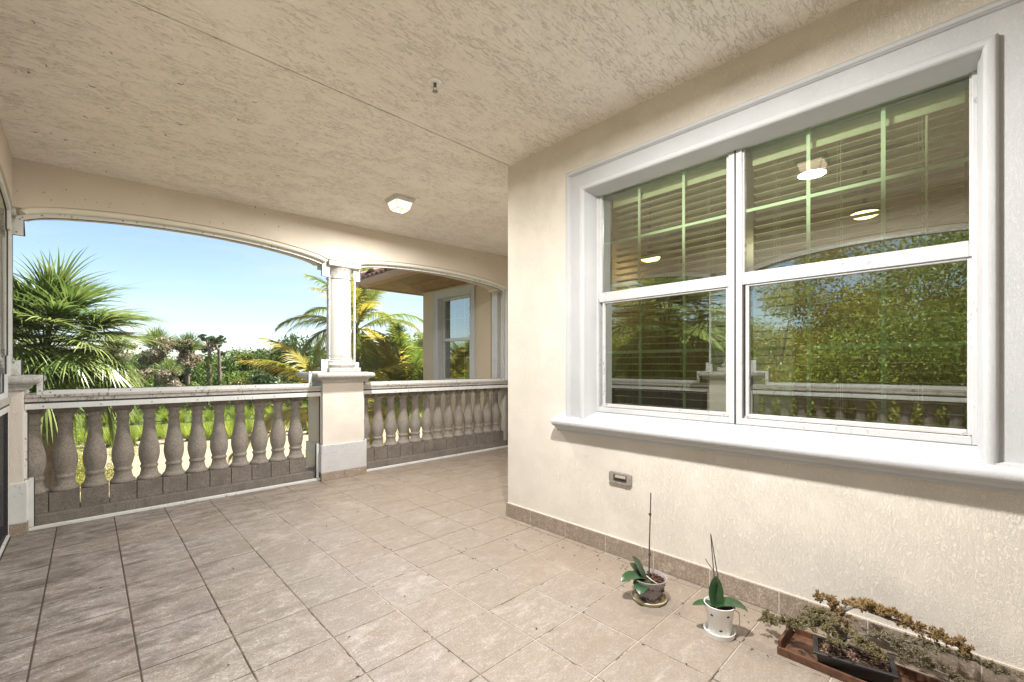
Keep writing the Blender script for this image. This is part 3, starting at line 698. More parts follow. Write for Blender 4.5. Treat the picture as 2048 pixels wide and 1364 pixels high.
# end jamb of the right bay
ej = empty('end_jamb', (4.75, 5.0, 0), 'fluted white jamb closing the right far arch at the house end', 'jamb')
for i, (a, c, d) in enumerate(((4.69, 4.725, 0), (4.728, 4.79, -.02), (4.793, 4.825, 0), (4.828, 4.868, -.012))):
    MB().box(a, c, 4.985+d, 5.06, 1.052 if i == 0 else (.03 if i > 1 else 1.052), 2.47).build('jamb_strip', M['alu_clean'], ej, bevel=.002)
# ================================================================== WINDOWS
def ring_profile(b, y0, y1, z0, z1, X, prof, bottom=False):
    """sweep profile (outset w, proud p) round an opening in the plane x=X facing -x"""
    def pts(w, p): return [(X-p, y1+w, z0), (X-p, y1+w, z1+w), (X-p, y0-w, z1+w), (X-p, y0-w, z0)]
    rows = [pts(*q) for q in prof]; base = len(b.v)
    for r in rows: b.v += r
    for i in range(len(rows)-1):
        for k in range(3): a = base+4*i+k; b.f.append((a, a+1, a+5, a+4))
    return b
def arcp(cx, r, h, n=8, a0=0, a1=180):
    return [(cx-r*math.cos(R(a0+(a1-a0)*i/n)), h+r*math.sin(R(a0+(a1-a0)*i/n))) for i in range(n+1)]
win = empty('window', (WALLX, 1, .9), 'large white double window with green-tinted panes reflecting the trees', 'window')
prof = [(-.012, -.09), (-.012, -.03), (-.004, .004), (.0, .03)]+arcp(.022, .021, .042)[:]+[(.044, .034), (.046, .024), (.140, .024), (.143, .034)]+arcp(.160, .014, .036, 6)+[(.178, .032), (.180, 0)]
ring_profile(MB(), WY0, WY1, .895, 2.515, WALLX, prof).build('trim_surround', M['trim'], win, smooth=True)
sp = [(2.568, .790), (2.540, .790), (2.535, .797), (2.535, .806), (2.522, .811), (2.512, .819), (2.506, .829), (2.500, .830)]
sp += [(2.500-.034*math.sin(R(a)), .864-.031*math.cos(R(a))) for a in range(0, 181, 15)]
sp += [(2.512, .895), (2.514, .901), (2.548, .905), (2.558, .914), (2.64, .938), (2.72, .957), (2.72, .88), (2.568, .86)]
MB().extrude(sp, 'y', -.6, 2.145).build('sill', M['trim'], win, smooth=True)
FX = 2.655
def frame_box(y0, y1, z0, z1, x0, x1, w, name, mat=M['alu_clean'], bev=.003, parent=win, wb=None, wt=None):
    wb = wb or w; wt = wt or w
    b = MB(); b.box(x0, x1, y0, y0+w, z0, z1); b.box(x0, x1, y1-w, y1, z0, z1)
    b.box(x0, x1, y0+w, y1-w, z0, z0+wb); b.box(x0, x1, y0+w, y1-w, z1-wt, z1)
    return b.build(name, mat, parent, bevel=bev)
def gpane(y0, y1, z0, z1, x):
    b = MB(); b.v = [(x, y0, z0), (x, y1, z0), (x, y1, z1), (x, y0, z1)]; b.f = [(0, 3, 2, 1)]
    return b.build('pane', M['glass'], win, fix=False)
for (ya, yb, gy0, gy1, my) in ((.925, 1.895, .978, 1.842, (1.556, 1.246)), (-.045, .9245, 0.0, .880, (.58, .281))):
    frame_box(ya+.002, yb, .945, 2.545, FX, FX+.10, .035 if ya > .5 else .035, 'frame')
    # upper sash
    frame_box(gy0-.02, gy1+.02, 1.735, 2.54, FX+.012, FX+.05, .020, 'upper_sash', wb=.068, wt=.022)
    gpane(gy0, gy1, 1.803, 2.518, FX+.030)
    # lower sash, set back
    frame_box(gy0-.012, gy1-.002, .965, 1.7345, FX+.022, FX+.06, .018, 'lower_sash', wb=.040, wt=.010)
    MB().box(FX+.014, FX+.0215, gy0-.012, gy1-.002, .966, .978).box(FX+.010, FX+.0215, gy0-.012, gy1-.002, .984, .992).build('bottom_rail', M['bezel'] if 0 else m_plain('worn_rail', (.60, .56, .53), .5, var=.2), win)
    gpane(gy0+.006, gy1-.02, 1.005, 1.725, FX+.040)
    for y in my:
        MB().box(FX+.041, FX+.047, y-.0085, y+.0085, 1.803, 2.518).build('muntin', M['muntin'], win)
        MB().box(FX+.051, FX+.057, y-.0095, y+.0095, 1.005, 1.725).build('muntin', M['muntin'], win)
    MB().box(FX+.0405, FX+.0465, gy0, gy1, 2.148, 2.165).build('muntin', M['muntin'], win)
    MB().box(FX+.0505, FX+.0565, gy0+.006, gy1-.02, 1.362, 1.379).build('muntin', M['muntin'], win)
    for y in (gy0+.012, gy1-.022):
        b = MB(); seg = 20
        for k in range(seg):
            a = 2*math.pi*k/seg
            b.v += [(FX+.008, y+.0125*math.cos(a), .985+.0125*math.sin(a)), (FX+.008, y+.009*math.cos(a), .985+.009*math.sin(a)), (FX+.02, y+.0125*math.cos(a), .985+.0125*math.sin(a)), (FX+.02, y+.009*math.cos(a), .985+.009*math.sin(a))]
        for k in range(seg):
            p, q = 4*k, 4*((k+1) % seg); b.f += [(p, q, q+1, p+1), (p, p+2, q+2, q), (p+1, q+1, q+3, p+3)]
        b.build('latch_ring', M['alu_clean'], win, smooth=False)
MB().box(FX-.004, FX+.0, .9205, .9285, .947, 2.54).build('mullion_joint', M['dark_gasket'], win)
MB().box(FX+.02, 2.865, .895, .955, .95, 2.53).build('mullion_post', M['alu_clean'], win)
# blinds: one in each half
def blind(y0, y1, label, wand):
    t = empty('window_blind', (2.80, y0, 2.5), label, 'blind', 'horizontal slat blinds inside the window')
    MB().box(2.768, 2.828, y0, y1, 2.452, 2.505).build('headrail', M['slat'], t, bevel=.003)
    MB().box(2.762, 2.767, y0-.003, y1+.003, 2.428, 2.512).build('valance', M['slat'], t, bevel=.002)
    sl = MB(); n_ = 5; prof = [(-.025+.05*i/n_, .003*(1-((i/n_)*2-1)**2)) for i in range(n_+1)]; prof += [(x, z-.0022) for x, z in reversed(prof)]
    sl.extrude(prof, 'y', 0, y1-y0); sme = sl.mesh('slat', M['slat'])
    z = 2.405; k = 0
    while z > 1.02:
        o = inst('slat', sme, t, (0, 0, z-2.5)); o.rotation_euler = (0, R(4+rng.uniform(-.7, .7)), 0); z -= .0465
    MB().box(2.775, 2.825, y0, y1, .985, 1.003).build('bottom_bar', M['slat'], t, bevel=.002)
    for f in (.16, .52, .86):
        y = y0+(y1-y0)*f
        MB().box(2.7735, 2.7745, y-.0008, y+.0008, 1.0, 2.45).box(2.8265, 2.8275, y-.0008, y+.0008, 1.0, 2.45).box(2.7705, 2.7715, y+.012, y+.0132, 1.0, 2.45).build('ladder_cord', M['cord'], t)
    if wand: MB().tube([(2.762, y0+.12, 2.42), (2.760, y0+.121, 1.75)], .005, 8).build('tilt_wand', M['slat'], t)
    return t
blind(.985, 1.80, 'open cream slat blind inside the narrower left half of the window', False)
blind(.015, .865, 'open cream slat blind inside the larger right half of the window, with tilt wand', True)
# room lamps seen through the panes
def room_lamp(x, y, z, label):
    t = empty('room_lamp', (x, y, z), label, 'lamp', 'lit lamps inside the room')
    ld = bpy.data.lights.new('room_light', 'POINT'); ld.energy = 2.4; ld.color = (1, .84, .6); ld.shadow_soft_size = .08
    lo = bpy.data.objects.new('room_light', ld); col.objects.link(lo); lo.parent = t; lo.location = (0, 0, -.10)
    MB().lathe([(0, .02), (.008, .06), (.022, .085), (.035, .09)], 24, (x, y, z)).build('glass_bowl', M['room_glow'], t, smooth=True)
    MB().lathe([(.0355, .095), (.05, .095), (.075, .03), (.20, .012), (2.899-z, .012)], 24, (x, y, z)).build('fixture', M['metal_lamp'], t, smooth=True)
room_lamp(4.3, .556, 2.41, 'lit round lamp glowing behind the right half of the window')
room_lamp(3.9, 2.13, 2.28, 'faint lit lamp behind the lower left of the upper left pane')
# end wall window sliver
w2 = empty('window', (EASTX, 4.4, .9), 'white sash window partly hidden behind the house corner', 'window')
frame_box(3.9, 4.90, .95, 2.42, EASTX+.01, EASTX+.07, .05, 'frame', parent=w2)
MB().box(EASTX+.0, EASTX+.06, 3.95, 4.85, 1.55, 1.61).build('meeting_rail', M['alu_clean'], w2, bevel=.002)
b = MB(); 
for z0, z1 in ((1.0, 1.55), (1.61, 2.37)): b.v += [(EASTX+.04, 3.95, z0), (EASTX+.04, 4.85, z0), (EASTX+.04, 4.85, z1), (EASTX+.04, 3.95, z1)]
b.f = [(0, 3, 2, 1), (4, 7, 6, 5)]; b.build('pane', M['glass'], w2, fix=False)
for z in (1.3, 2.0): MB().box(EASTX+.045, EASTX+.05, 3.95, 4.85, z-.008, z+.008).build('muntin', M['muntin'], w2)
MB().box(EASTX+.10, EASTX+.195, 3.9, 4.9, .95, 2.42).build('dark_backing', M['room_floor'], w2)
# ================================================================== CEILING LAMPS, SPRINKLER, STEP LIGHT
def ceiling_lamp(cx, cy, zc, label, watts):
    ld = bpy.data.lights.new('lamp_light', 'AREA'); ld.shape = 'DISK'; ld.size = .19; ld.energy = watts; ld.color = (1, .975, .94)
    t = empty('ceiling_lamp', (cx, cy, zc), label, 'ceiling lamp', 'lit square ceiling lamps')
    b = MB(); square_stack(b, cx, cy, .10, zc-.038, [(-.006, 0), (0, .004), (.004, .018), (.010, .037)]); b.build('mounting_plate', M['alu_clean'], t, bevel=.002)
    b = MB(); square_stack(b, cx, cy, .058, zc-.115, [(0, 0), (.008, .004), (.030, .0765)]); b.build('glass_shade', M['lamp_glow'], t)
    lo = bpy.data.objects.new('lamp_light', ld); col.objects.link(lo); lo.parent = t; lo.location = (0, 0, -.122)
    # corner ribs and bottom ring
    for sx in (-1, 1):
        for sy in (-1, 1):
            MB().tube([(cx+sx*.0675, cy+sy*.0675, zc-.112), (cx+sx*.090, cy+sy*.090, zc-.038)], .0032, 6).build('corner_rib', M['alu_clean'], t)
    b = MB(); q = .0670
    for a, c in (((-q, -q), (q, -q)), ((q, -q), (q, q)), ((q, q), (-q, q)), ((-q, q), (-q, -q))):
        b.tube([(cx+a[0], cy+a[1], zc-.111), (cx+c[0], cy+c[1], zc-.111)], .003, 6)
    b.build('bottom_ring', M['alu_clean'], t)
ceiling_lamp(2.235, 3.93, cz(2.235, 3.93), 'lit square white lantern on the ceiling in front of the house corner', 24)
ceiling_lamp(1.09, .895, CEIL, 'lit square lantern overhead, seen only as a reflection in the upper right pane', 36)
sp_ = empty('fire_sprinkler', (1.488, 2.208, CEIL), 'small white fire sprinkler head hanging from the ceiling', 'sprinkler')
MB().lathe([(-.010, .018), (-.012, .030), (-.006, .040), (-.0005, .041)], 28, (1.488, 2.208, CEIL)).build('escutcheon', M['sprinkler'], sp_, smooth=True)
MB().lathe([(-.032, .006), (-.028, .009), (-.011, .010)], 12, (1.488, 2.208, CEIL)).build('nozzle', M['screw'], sp_, smooth=True)
for s_ in (-1, 1): MB().tube([(1.488+s_*.009, 2.208, CEIL-.028), (1.488+s_*.014, 2.208, CEIL-.042), (1.488+s_*.003, 2.208, CEIL-.056)], .002, 6).build('yoke_arm', M['screw'], sp_)
MB().lathe([(-.060, .016), (-.0585, .017), (-.057, .006), (-.054, .004)], 16, (1.488, 2.208, CEIL)).build('deflector', M['bezel'], sp_, smooth=True)
st = empty('step_light', (WALLX, 1.615, .525), 'small grey louvred step light on the wall below the window', 'step light')
def rrect(y, z, hw2, hh, r, n=5):
    p = []
    for cy_, cz_, a0 in ((hw2-r, hh-r, 0), (-hw2+r, hh-r, 90), (-hw2+r, -hh+r, 180), (hw2-r, -hh+r, 270)):
        p += [(y+cy_+r*math.cos(R(a0+90*i/n)), z+cz_+r*math.sin(R(a0+90*i/n))) for i in range(n+1)]
    return p
MB().extrude(rrect(1.615, .525, .085, .038, .014), 'x', WALLX-.022, WALLX-.0005).build('bezel', M['bezel'], st, bevel=.004)
MB().extrude(rrect(1.612, .527, .050, .022, .006), 'x', WALLX-.0235, WALLX-.0225).build('louvre', M['bezel_dark'], st)
MB().box(WALLX-.034, WALLX-.024, 1.566, 1.645, .529, .547).build('hood', M['lens'], st, bevel=.003)
# ================================================================== ORCHIDS
def leaf_surf(b, base, az, length, width, e0, curl, fold=.12, n=9):
    """strap leaf: starts at base heading az with elevation e0, bending down by curl radians"""
    p = np.array(base, float); e = e0; k = len(b.v); side = np.array((-math.sin(az), math.cos(az), 0))
    for i in range(n+1):
        f = i/n; wv = width*.5*(math.sin(math.pi*min(1, (f*.86+.14)))**.62)*(1 if f < .97 else .25)
        d = np.array((math.cos(az)*math.cos(e), math.sin(az)*math.cos(e), math.sin(e)))
        up = np.cross(d, side)*-1
        if up[2] < 0 and e < 1.5: up = -up
        for s in (-1, -.5, 0, .5, 1): b.v.append(tuple(p+side*wv*s+up*fold*wv*abs(s)))
        p = p+d*length/n; e -= curl/n
    for i in range(n):
        for j in range(4): a = k+i*5+j; b.f.append((a, a+1, a+6, a+5))
    return b
def orchid(cx, cy, label, kind):
    t = empty('potted_orchid', (cx, cy, 0), label, 'potted orchid', 'potted orchids on the floor')
    t.scale = (1.28,)*3 if kind == 0 else (1.13,)*3
    if kind == 0:
        MB().lathe([(.001, .050), (.002, .068), (.014, .074), (.016, .072), (.006, .062), (.005, .0)], 36, (cx, cy, 0), False).build('saucer', M['saucer'], t, smooth=True)
        MB().lathe([(.007, .048), (.012, .051), (.085, .067), (.089, .073), (.098, .076), (.100, .073), (.0985, .069), (.086, .0655), (.013, .049)], 40, (cx, cy, 0), False).build('pot', M['clear'], t, smooth=True)
        MB().lathe([(.010, .046), (.078, .0615), (.080, .05), (.084, .0)], 36, (cx, cy, 0), True).build('bark_mix', M['bark'], t)
        b = MB(); rg = random.Random(2)
        for _ in range(260):
            a = rg.uniform(0, 6.28); f = math.sqrt(rg.random())
            if _ < 150: x, y, z = cx+.056*f*math.cos(a), cy+.056*f*math.sin(a), .083+rg.uniform(-.002, .008)
            else:
                z = rg.uniform(.014, .078); rr = .0475+(z-.01)*.213; x, y = cx+rr*math.cos(a), cy+rr*math.sin(a)
            s = rg.uniform(.002, .006); b.hexa([(x+s*i+rg.uniform(-1, 1)*.002, y+s*j+rg.uniform(-1, 1)*.002, z+q) for q in (-.002, .003) for i, j in ((-1, -1), (1, -1), (1, 1), (-1, 1))])
        b.build('bark_chips', M['chip'] if 0 else M['bark'], t)
        c0 = (cx-.012, cy+.018, .088)
        for az, L, W, e0, cu, lab in ((R(150), .115, .075, R(30), 1.3, 0), (R(200), .10, .07, R(6), .9, 0), (R(110), .10, .068, R(72), .5, 0), (R(85), .085, .055, R(50), .8, 0)):
            leaf_surf(MB(), c0, az, L, W, e0, cu).build('leaf', M['orchid'], t, smooth=True, fix=False)
        tip = (cx+.010, cy-.003, .452)
        MB().tube([(cx, cy, .08), (cx+.004, cy, .25), tip], [.0032, .0028, .0024], 8).build('flower_stake', M['stem'], t, smooth=True)
        for z in (.19, .36): MB().lathe([(-.006, .003), (-.003, .006), (.003, .006), (.006, .003)], 10, (cx+.001+z*.02, cy, z)).build('stake_clip', M['stem'], t, smooth=True)
        MB().tube([(cx+.004, cy+.01, .088), (cx-.02, cy+.0, .105), (cx-.03, cy-.03, .10), (cx-.015, cy-.05, .085)], .0022, 6).build('aerial_root', M['cord'], t, smooth=True)
    else:
        MB().lathe([(.001, .044), (.001, .058), (.022, .062), (.024, .060), (.005, .052), (.004, .0)], 36, (cx, cy, 0), False).build('saucer', M['white_pot'], t, smooth=True)
        pot = MB().lathe([(.005, .038), (.008, .041), (.125, .059), (.129, .0605), (.130, .058), (.126, .056), (.012, .038)], 40, (cx, cy, 0), False).build('pot', M['white_pot'], t, smooth=True)
        MB().lathe([(.10, .05), (.113, .0535), (.118, .0)], 30, (cx, cy, 0), True).build('bark_mix', M['bark'], t)
        view = math.atan2(-cy, -cx)
        for da, z in ((-.55, .095), (.62, .10), (.12, .036), (1.7, .05), (-1.9, .04)):
            a = view+da; r = .0405+(z-.008)*.154+.0006
            c = np.array((cx+r*math.cos(a), cy+r*math.sin(a), z)); s = np.array((-math.sin(a), math.cos(a), 0)); o_ = np.array((math.cos(a), math.sin(a), 0))
            b = MB(); n_ = 12
            for k in range(n_): q = 2*math.pi*k/n_; b.v.append(tuple(c+s*.0065*math.cos(q)+np.array((0, 0, 1))*.0042*math.sin(q)+o_*(.0007+.00154*.42*math.sin(q))))
            b.f = [tuple(range(n_))]; b.build('drain_hole', M['black_pot'], t, fix=False)
        c0 = (cx-.004, cy+.012, .115)
        for az, L, W, e0, cu in ((R(-62), .135, .080, R(36), 1.5), (R(125), .10, .052, R(18), .9), (R(20), .12, .058, R(84), .1), (R(60), .10, .045, R(86), -.15)):
            leaf_surf(MB(), c0, az, L, W, e0, cu).build('leaf', M['orchid'], t, smooth=True, fix=False)
        MB().tube([(cx, cy+.01, .11), (cx+.002, cy+.026, .27), (cx+.004, cy+.038, .410)], [.003, .0024, .0018], 8).build('dry_stem', M['stem'], t, smooth=True)
        MB().tube([(cx+.012, cy-.012, .11), (cx+.008, cy+.016, .27), (cx+.004, cy+.036, .404)], [.0026, .0022, .0018], 8).build('dry_stem', M['stem'], t, smooth=True)
        MB().tube([(cx, cy+.022, .255), (cx-.006, cy+.045, .285), (cx-.008, cy+.055, .30)], .0016, 6).build('side_twig', M['stem'], t, smooth=True)
        MB().tube([(cx+.03, cy-.052, .108), (cx+.04, cy-.064, .098), (cx+.038, cy-.068, .06), (cx+.034, cy-.06, .03)], .0022, 6).build('wire_hanger', M['cord'], t, smooth=True)
orchid(2.21, 1.215, 'orchid in a clear plastic pot with bark, tall bare stake, nearer the house corner', 0)
orchid(2.165, .825, 'orchid in a white ceramic pot with small round holes, two dry stems', 1)
# ================================================================== BONSAI IN TRAY
tr = empty('wooden_tray', (2.33, .2, 0), 'shallow reddish wooden tray on the floor under the bonsai pot', 'tray')
tx0, tx1, ty0, ty1 = 2.195, 2.425, -.22, .59
MB().box(tx0+.012, tx1-.012, ty0+.012, ty1-.012, .003, .010).build('tray_base', M['wood'], tr)
for nm, p in (('tray_side', [(tx0, tx0+.011, ty0, ty1, .002, .034)]), ('tray_side', [(tx1-.011, tx1, ty0, ty1, .002, .034)]), ('tray_end', [(tx0+.0115, tx1-.0115, ty1-.012, ty1, .002, .058)]), ('tray_end', [(tx0+.0115, tx1-.0115, ty0, ty0+.012, .002, .058)])):
    MB().box(*p[0]).build(nm, M['wood'], tr, bevel=.002)
bz = empty('bonsai_tree', (2.28, .33, .011), 'sprawling half-dry juniper bonsai in a black rectangular pot', 'bonsai')
PCX, PCY, PRZ = 2.285, .335, R(12)
px0, px1, py0, py1 = PCX-.066, PCX+.066, PCY-.130, PCY+.130
def potted(b_, nm, mt, **k):
    o = b_.build(nm, mt, bz, org=(PCX, PCY, 0), **k); o.rotation_euler.z = PRZ; return o
b = MB()
def ring4(b, o, z): k = len(b.v); b.v += [(px0-o, py0-o, z), (px1+o, py0-o, z), (px1+o, py1+o, z), (px0-o, py1+o, z)]; return k
rs = [ring4(b, -.018, .017), ring4(b, -.015, .020), ring4(b, -.004, .066), ring4(b, .005, .069), ring4(b, .007, .078), ring4(b, .003, .081), ring4(b, -.012, .080), ring4(b, -.014, .066)]
for a, c in zip(rs[:-1], rs[1:]):
    for i in range(4): b.f.append((a+i, a+(i+1) % 4, c+(i+1) % 4, c+i))
b.f.append((rs[0]+3, rs[0]+2, rs[0]+1, rs[0])); potted(b, 'pot', M['black_pot'], bevel=.0015)
b = MB()
for fx in (px0+.03, px1-.03):
    for fy in (py0+.05, py1-.05): b.box(fx-.012, fx+.012, fy-.02, fy+.02, .011, .0165)
potted(b, 'pot_feet', M['black_pot'])
potted(MB().box(px0+.0125, px1-.0125, py0+.0125, py1-.0125, .055, .070), 'soil', M['bark'])
rg = random.Random(8); b = MB(); b2 = MB()
for _ in range(760):
    x = rg.uniform(px0+.016, px1-.016); y = rg.uniform(py0+.016, py1-.016); z = .070+rg.uniform(0, .008); s = rg.uniform(.0015, .0045)
    (b if _ % 4 else b2).hexa([(x+s*i*rg.uniform(.5, 1.5), y+s*j*rg.uniform(.5, 1.5), z+q+rg.uniform(-.001, .001)) for q in (-.002, .002) for i, j in ((-1, -1), (1, -1), (1, 1), (-1, 1))])
tag(potted(b, 'gravel', M['bark']), kind='stuff'); tag(potted(b2, 'fallen_needles', M['chip']), kind='stuff')
base = np.array((2.30, .37, .075))
limbs = {'green': [[base, (2.30, .39, .15), (2.27, .43, .165), (2.24, .50, .145), (2.27, .60, .10), (2.33, .68, .075)],
                   [(2.30, .39, .15), (2.25, .40, .19), (2.22, .42, .17), (2.20, .37, .13)],
                   [(2.31, .37, .12), (2.28, .33, .155), (2.25, .28, .14), (2.26, .22, .11)],
                   [(2.30, .39, .15), (2.31, .45, .18), (2.30, .50, .165)]],
         'gold': [[base, (2.33, .36, .16), (2.36, .40, .20), (2.38, .43, .235), (2.37, .47, .225)],
                  [(2.36, .40, .19), (2.39, .35, .23), (2.41, .30, .235), (2.43, .25, .235), (2.44, .19, .225)],
                  [(2.41, .30, .225), (2.43, .22, .21), (2.44, .14, .20), (2.45, .06, .185), (2.46, .0, .165)],
                  [(2.38, .38, .20), (2.42, .38, .22), (2.44, .34, .22), (2.46, .28, .22)]],
         'grey': [[(2.33, .35, .14), (2.37, .27, .15), (2.40, .18, .155), (2.43, .08, .15), (2.47, -.03, .135), (2.50, -.12, .11)],
                  [(2.31, .30, .12), (2.34, .22, .115), (2.37, .14, .10), (2.38, .05, .085), (2.36, -.04, .07)],
                  [(2.37, .27, .15), (2.36, .20, .14), (2.38, .12, .13)]]}
wood = MB(); 
wood.tube([base+(0, 0, -.01), (2.302, .375, .12), (2.325, .375, .165), (2.35, .395, .19), (2.37, .38, .205)], [.017, .014, .012, .009, .007], 10)
def sprays(points, dens, spread, rg, size):
    P = [np.array(p, float) for p in points]; out = MB()
    L = [np.linalg.norm(P[i+1]-P[i]) for i in range(len(P)-1)]
    tot = sum(L); n = int(tot*dens/9)
    for k in range(n):
        s = rg.random()**.85*tot; i = 0
        while i < len(L)-1 and s > L[i]: s -= L[i]; i += 1
        c0 = P[i]+(P[i+1]-P[i])*min(1, s/L[i])
        off = np.array([rg.gauss(0, spread), rg.gauss(0, spread), abs(rg.gauss(0, spread))*.9-.004]); tip = c0+off
        D = off/(np.linalg.norm(off)+1e-6)+np.array((0, 0, .5))
        for w_ in range(9):
            f = rg.random(); p = c0*(1-f)*.35+tip*(1-(1-f)*.35)+np.array([rg.gauss(0, .0035) for _ in range(3)])
            d0 = D+np.array([rg.gauss(0, .55) for _ in range(3)]); d0 /= np.linalg.norm(d0)
            for q in range(rg.randint(3, 5)):       # scaly twig tips
                d = d0+np.array([rg.gauss(0, .45) for _ in range(3)]); d /= np.linalg.norm(d)
                l = size*rg.uniform(.5, 1.1); r = size*.17*rg.uniform(.7, 1.4)
                a = np.cross(d, (0, 0, 1)); a /= np.linalg.norm(a)+1e-6; e = np.cross(d, a)
                k0 = len(out.v); c = p+d*l*.5
                out.v += [tuple(p), tuple(c+a*r), tuple(c+e*r), tuple(c-a*r), tuple(c-e*r), tuple(p+d*l)]
                for m_ in range(4): out.f += [(k0, k0+1+m_, k0+1+(m_+1) % 4), (k0+5, k0+1+(m_+1) % 4, k0+1+m_)]
    return out
rg = random.Random(11)
for kd, mt, de, spd in (('green', 'juniper_green', 2300, .021), ('gold', 'juniper_gold', 3000, .017), ('grey', 'juniper_grey', 1300, .014)):
    for ln in limbs[kd]:
        k = len(ln); wood.tube([tuple(p) for p in ln], [.0055*(1-i/k)+.0012 for i in range(k)], 6)
        sprays(ln[1:] if len(ln) > 3 else ln, de, spd, rg, .0135).build('foliage', M[mt], bz, fix=False)
wood.build('trunk', M['bonsai_wood'], bz, smooth=True)
# ================================================================== NEIGHBOURING HOUSE
nb = empty('neighbour_house', (5.2, 7.6, GZ), 'beige wing with brown soffit and clay roof tiles beyond the right arch', 'house')
b = MB(); face_with_hole(b, EASTX, 5.17, 5.52, 7.65, GZ, 2.745, 6.12, 7.10, 1.02, 2.57); b.box(5.17, 9, 7.45, 7.65, GZ, 2.745)
b.build('wall', M['stucco_neighbour'], nb)
MB().box(EASTX-.012, EASTX-.001, 5.505, 5.56, GZ, 2.60).build('corner_shade_strip', M['brown_soffit'], nb)  # brown strip: shade of the wall's return gap put into colour
wn = MB(); ring_profile(wn, 6.12, 7.10, .95, 2.57, EASTX, [(-.003, -.088), (-.003, .02), (.01, .03), (.03, .028), (.035, .02), (.12, .02), (.125, .03), (.14, .03), (.145, 0)])
wf = wn.build('window_trim', M['trim'], nb)
b = MB(); b.box(4.96, 5.02, 6.12, 6.16, 1.0, 2.57); b.box(4.96, 5.02, 7.06, 7.10, 1.0, 2.57); b.box(4.96, 5.02, 6.16, 7.06, 2.53, 2.57); b.box(4.95, 5.02, 6.16, 7.06, 1.745, 1.80); b.box(4.96, 5.02, 6.16, 7.06, 1.0, 1.04)
wfr = b.build('window_frame', M['alu_clean'], nb, bevel=.003)
b = MB(); b.v = [(4.995, 6.16, 1.04), (4.995, 7.06, 1.04), (4.995, 7.06, 2.53), (4.995, 6.16, 2.53)]; b.f = [(0, 3, 2, 1)]; b.build('pane', M['glass'], nb, fix=False)
for y in (6.46, 6.76): MB().box(5.0, 5.006, y-.008, y+.008, 1.04, 2.53).build('muntin', M['muntin'], nb)
for z in (1.42, 2.17): MB().box(5.0005, 5.0065, 6.16, 7.06, z-.008, z+.008).build('muntin', M['muntin'], nb)
sl = MB().box(5.06, 5.11, 6.14, 7.08, -.0012, .0012).mesh('blind_slat', M['slat'])
for i in range(31): inst('blind_slat', sl, nb, (5.085-5.2-0+.0-.085+.2-.085+.085-.115, 0, 0)).location = (-5.2, -7.6, 1.06+i*.047-GZ)
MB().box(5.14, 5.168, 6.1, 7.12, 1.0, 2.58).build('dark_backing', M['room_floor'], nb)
MB().box(EASTX-.075, EASTX-.003, 5.33, 5.47, GZ, 2.70).build('downspout', M['alu_clean'], nb, bevel=.006)
# eave
ex0, ey1 = 3.95, 8.55
MB().box(ex0+.10, 9.5, 5.50, ey1-.10, 2.865, 2.88).build('soffit', M['brown_soffit'], nb)
# cove moulding where the soffit meets the wall (quarter vault)
cv = [(EASTX-.002, 2.745), (EASTX-.06, 2.75), (EASTX-.06, 2.765)]+[(EASTX-.06-.24*math.sin(R(a)), 2.765+.10*(1-math.cos(R(a)))) for a in range(10, 91, 10)]+[(EASTX-.31, 2.864), (EASTX-.002, 2.864)]
MB().extrude(cv, 'y', 5.5, 7.66).build('cove', M['brown_soffit'], nb, smooth=True)
cv2 = [(y-EASTX, z) for y, z in cv]; cv2 = [(7.652-(y), z) for y, z in cv2]
MB().extrude(cv2, 'x', EASTX-.03, 9).build('cove', M['brown_soffit'], nb, smooth=True)
fa = [(ex0-.07, 2.97), (ex0-.055, 2.985), (ex0+.02, 2.985), (ex0+.10, 2.97), (ex0+.10, 2.85), (ex0+.0, 2.85), (ex0-.025, 2.862), (ex0-.05, 2.90)]
MB().extrude(fa, 'y', 5.5, ey1).build('gutter', M['brown_metal'], nb, bevel=.003)
fb = [(2*0+ey1+.0-(x-ex0)*1.0, z) for x, z in fa]
MB().extrude(fb, 'x', ex0-.06, 9.5).build('gutter', M['brown_metal'], nb, bevel=.003)
# hip roof: two slopes
rfb = MB(); rfb.v = [(ex0, 5.5, 2.99), (ex0, ey1, 2.99), (9.5, ey1, 2.99), (6.0, 6.5, 3.70), (9.5, 6.5, 3.70), (6.0, 5.5, 3.70)]
rfb.f = [(0, 5, 3, 1), (1, 3, 4, 2)]
roof = rfb.build('roof', M['roof_tile'], nb, fix=False)
tl = MB(); n_ = 8
for side, L in ((0, .48), (1, -.0)):
    if side: break
    for k in range(2):
        pass
for s_ in (0, 1):                                   # half-round barrel tile, 48 cm, along +x rising
    for i in range(n_+1):
        a = math.pi*i/n_; r = .085 if s_ == 0 else .072
        tl.v += [(s_*.46, -r*math.cos(a), r*.75*math.sin(a)+s_*.135), (s_*.46, -(r-.014)*math.cos(a), (r-.014)*.75*math.sin(a)+s_*.135)]
for i in range(n_):
    a = 2*i; q = 2*(n_+1)
    tl.f += [(a, a+2, q+a+2, q+a), (a+1, q+a+1, q+a+3, a+3), (a, a+1, a+3, a+2)]
tme = tl.mesh('roof_tile', M['roof_tile'], True)
y = 5.6
while y < ey1-.02:
    for r_ in range(3):
        if ey1-y < r_*.42: continue
        inst('roof_tile', tme, roof, (ex0-.05+r_*.42-5.2, y-7.6, 3.0+r_*.145-GZ), 0)
    y += .178
x = ex0+.05
while x < 8:
    inst('roof_tile', tme, roof, (x-5.2, ey1+.03-7.6, 3.0-GZ), -math.pi/2); x += .178
# clay ridge at the hip and dark band under the tiles
MB().tube([(ex0-.03, ey1+.02, 3.06), (6.0, 6.5, 3.80)], .09, 10).build('hip_ridge', M['roof_tile'], nb, smooth=True)
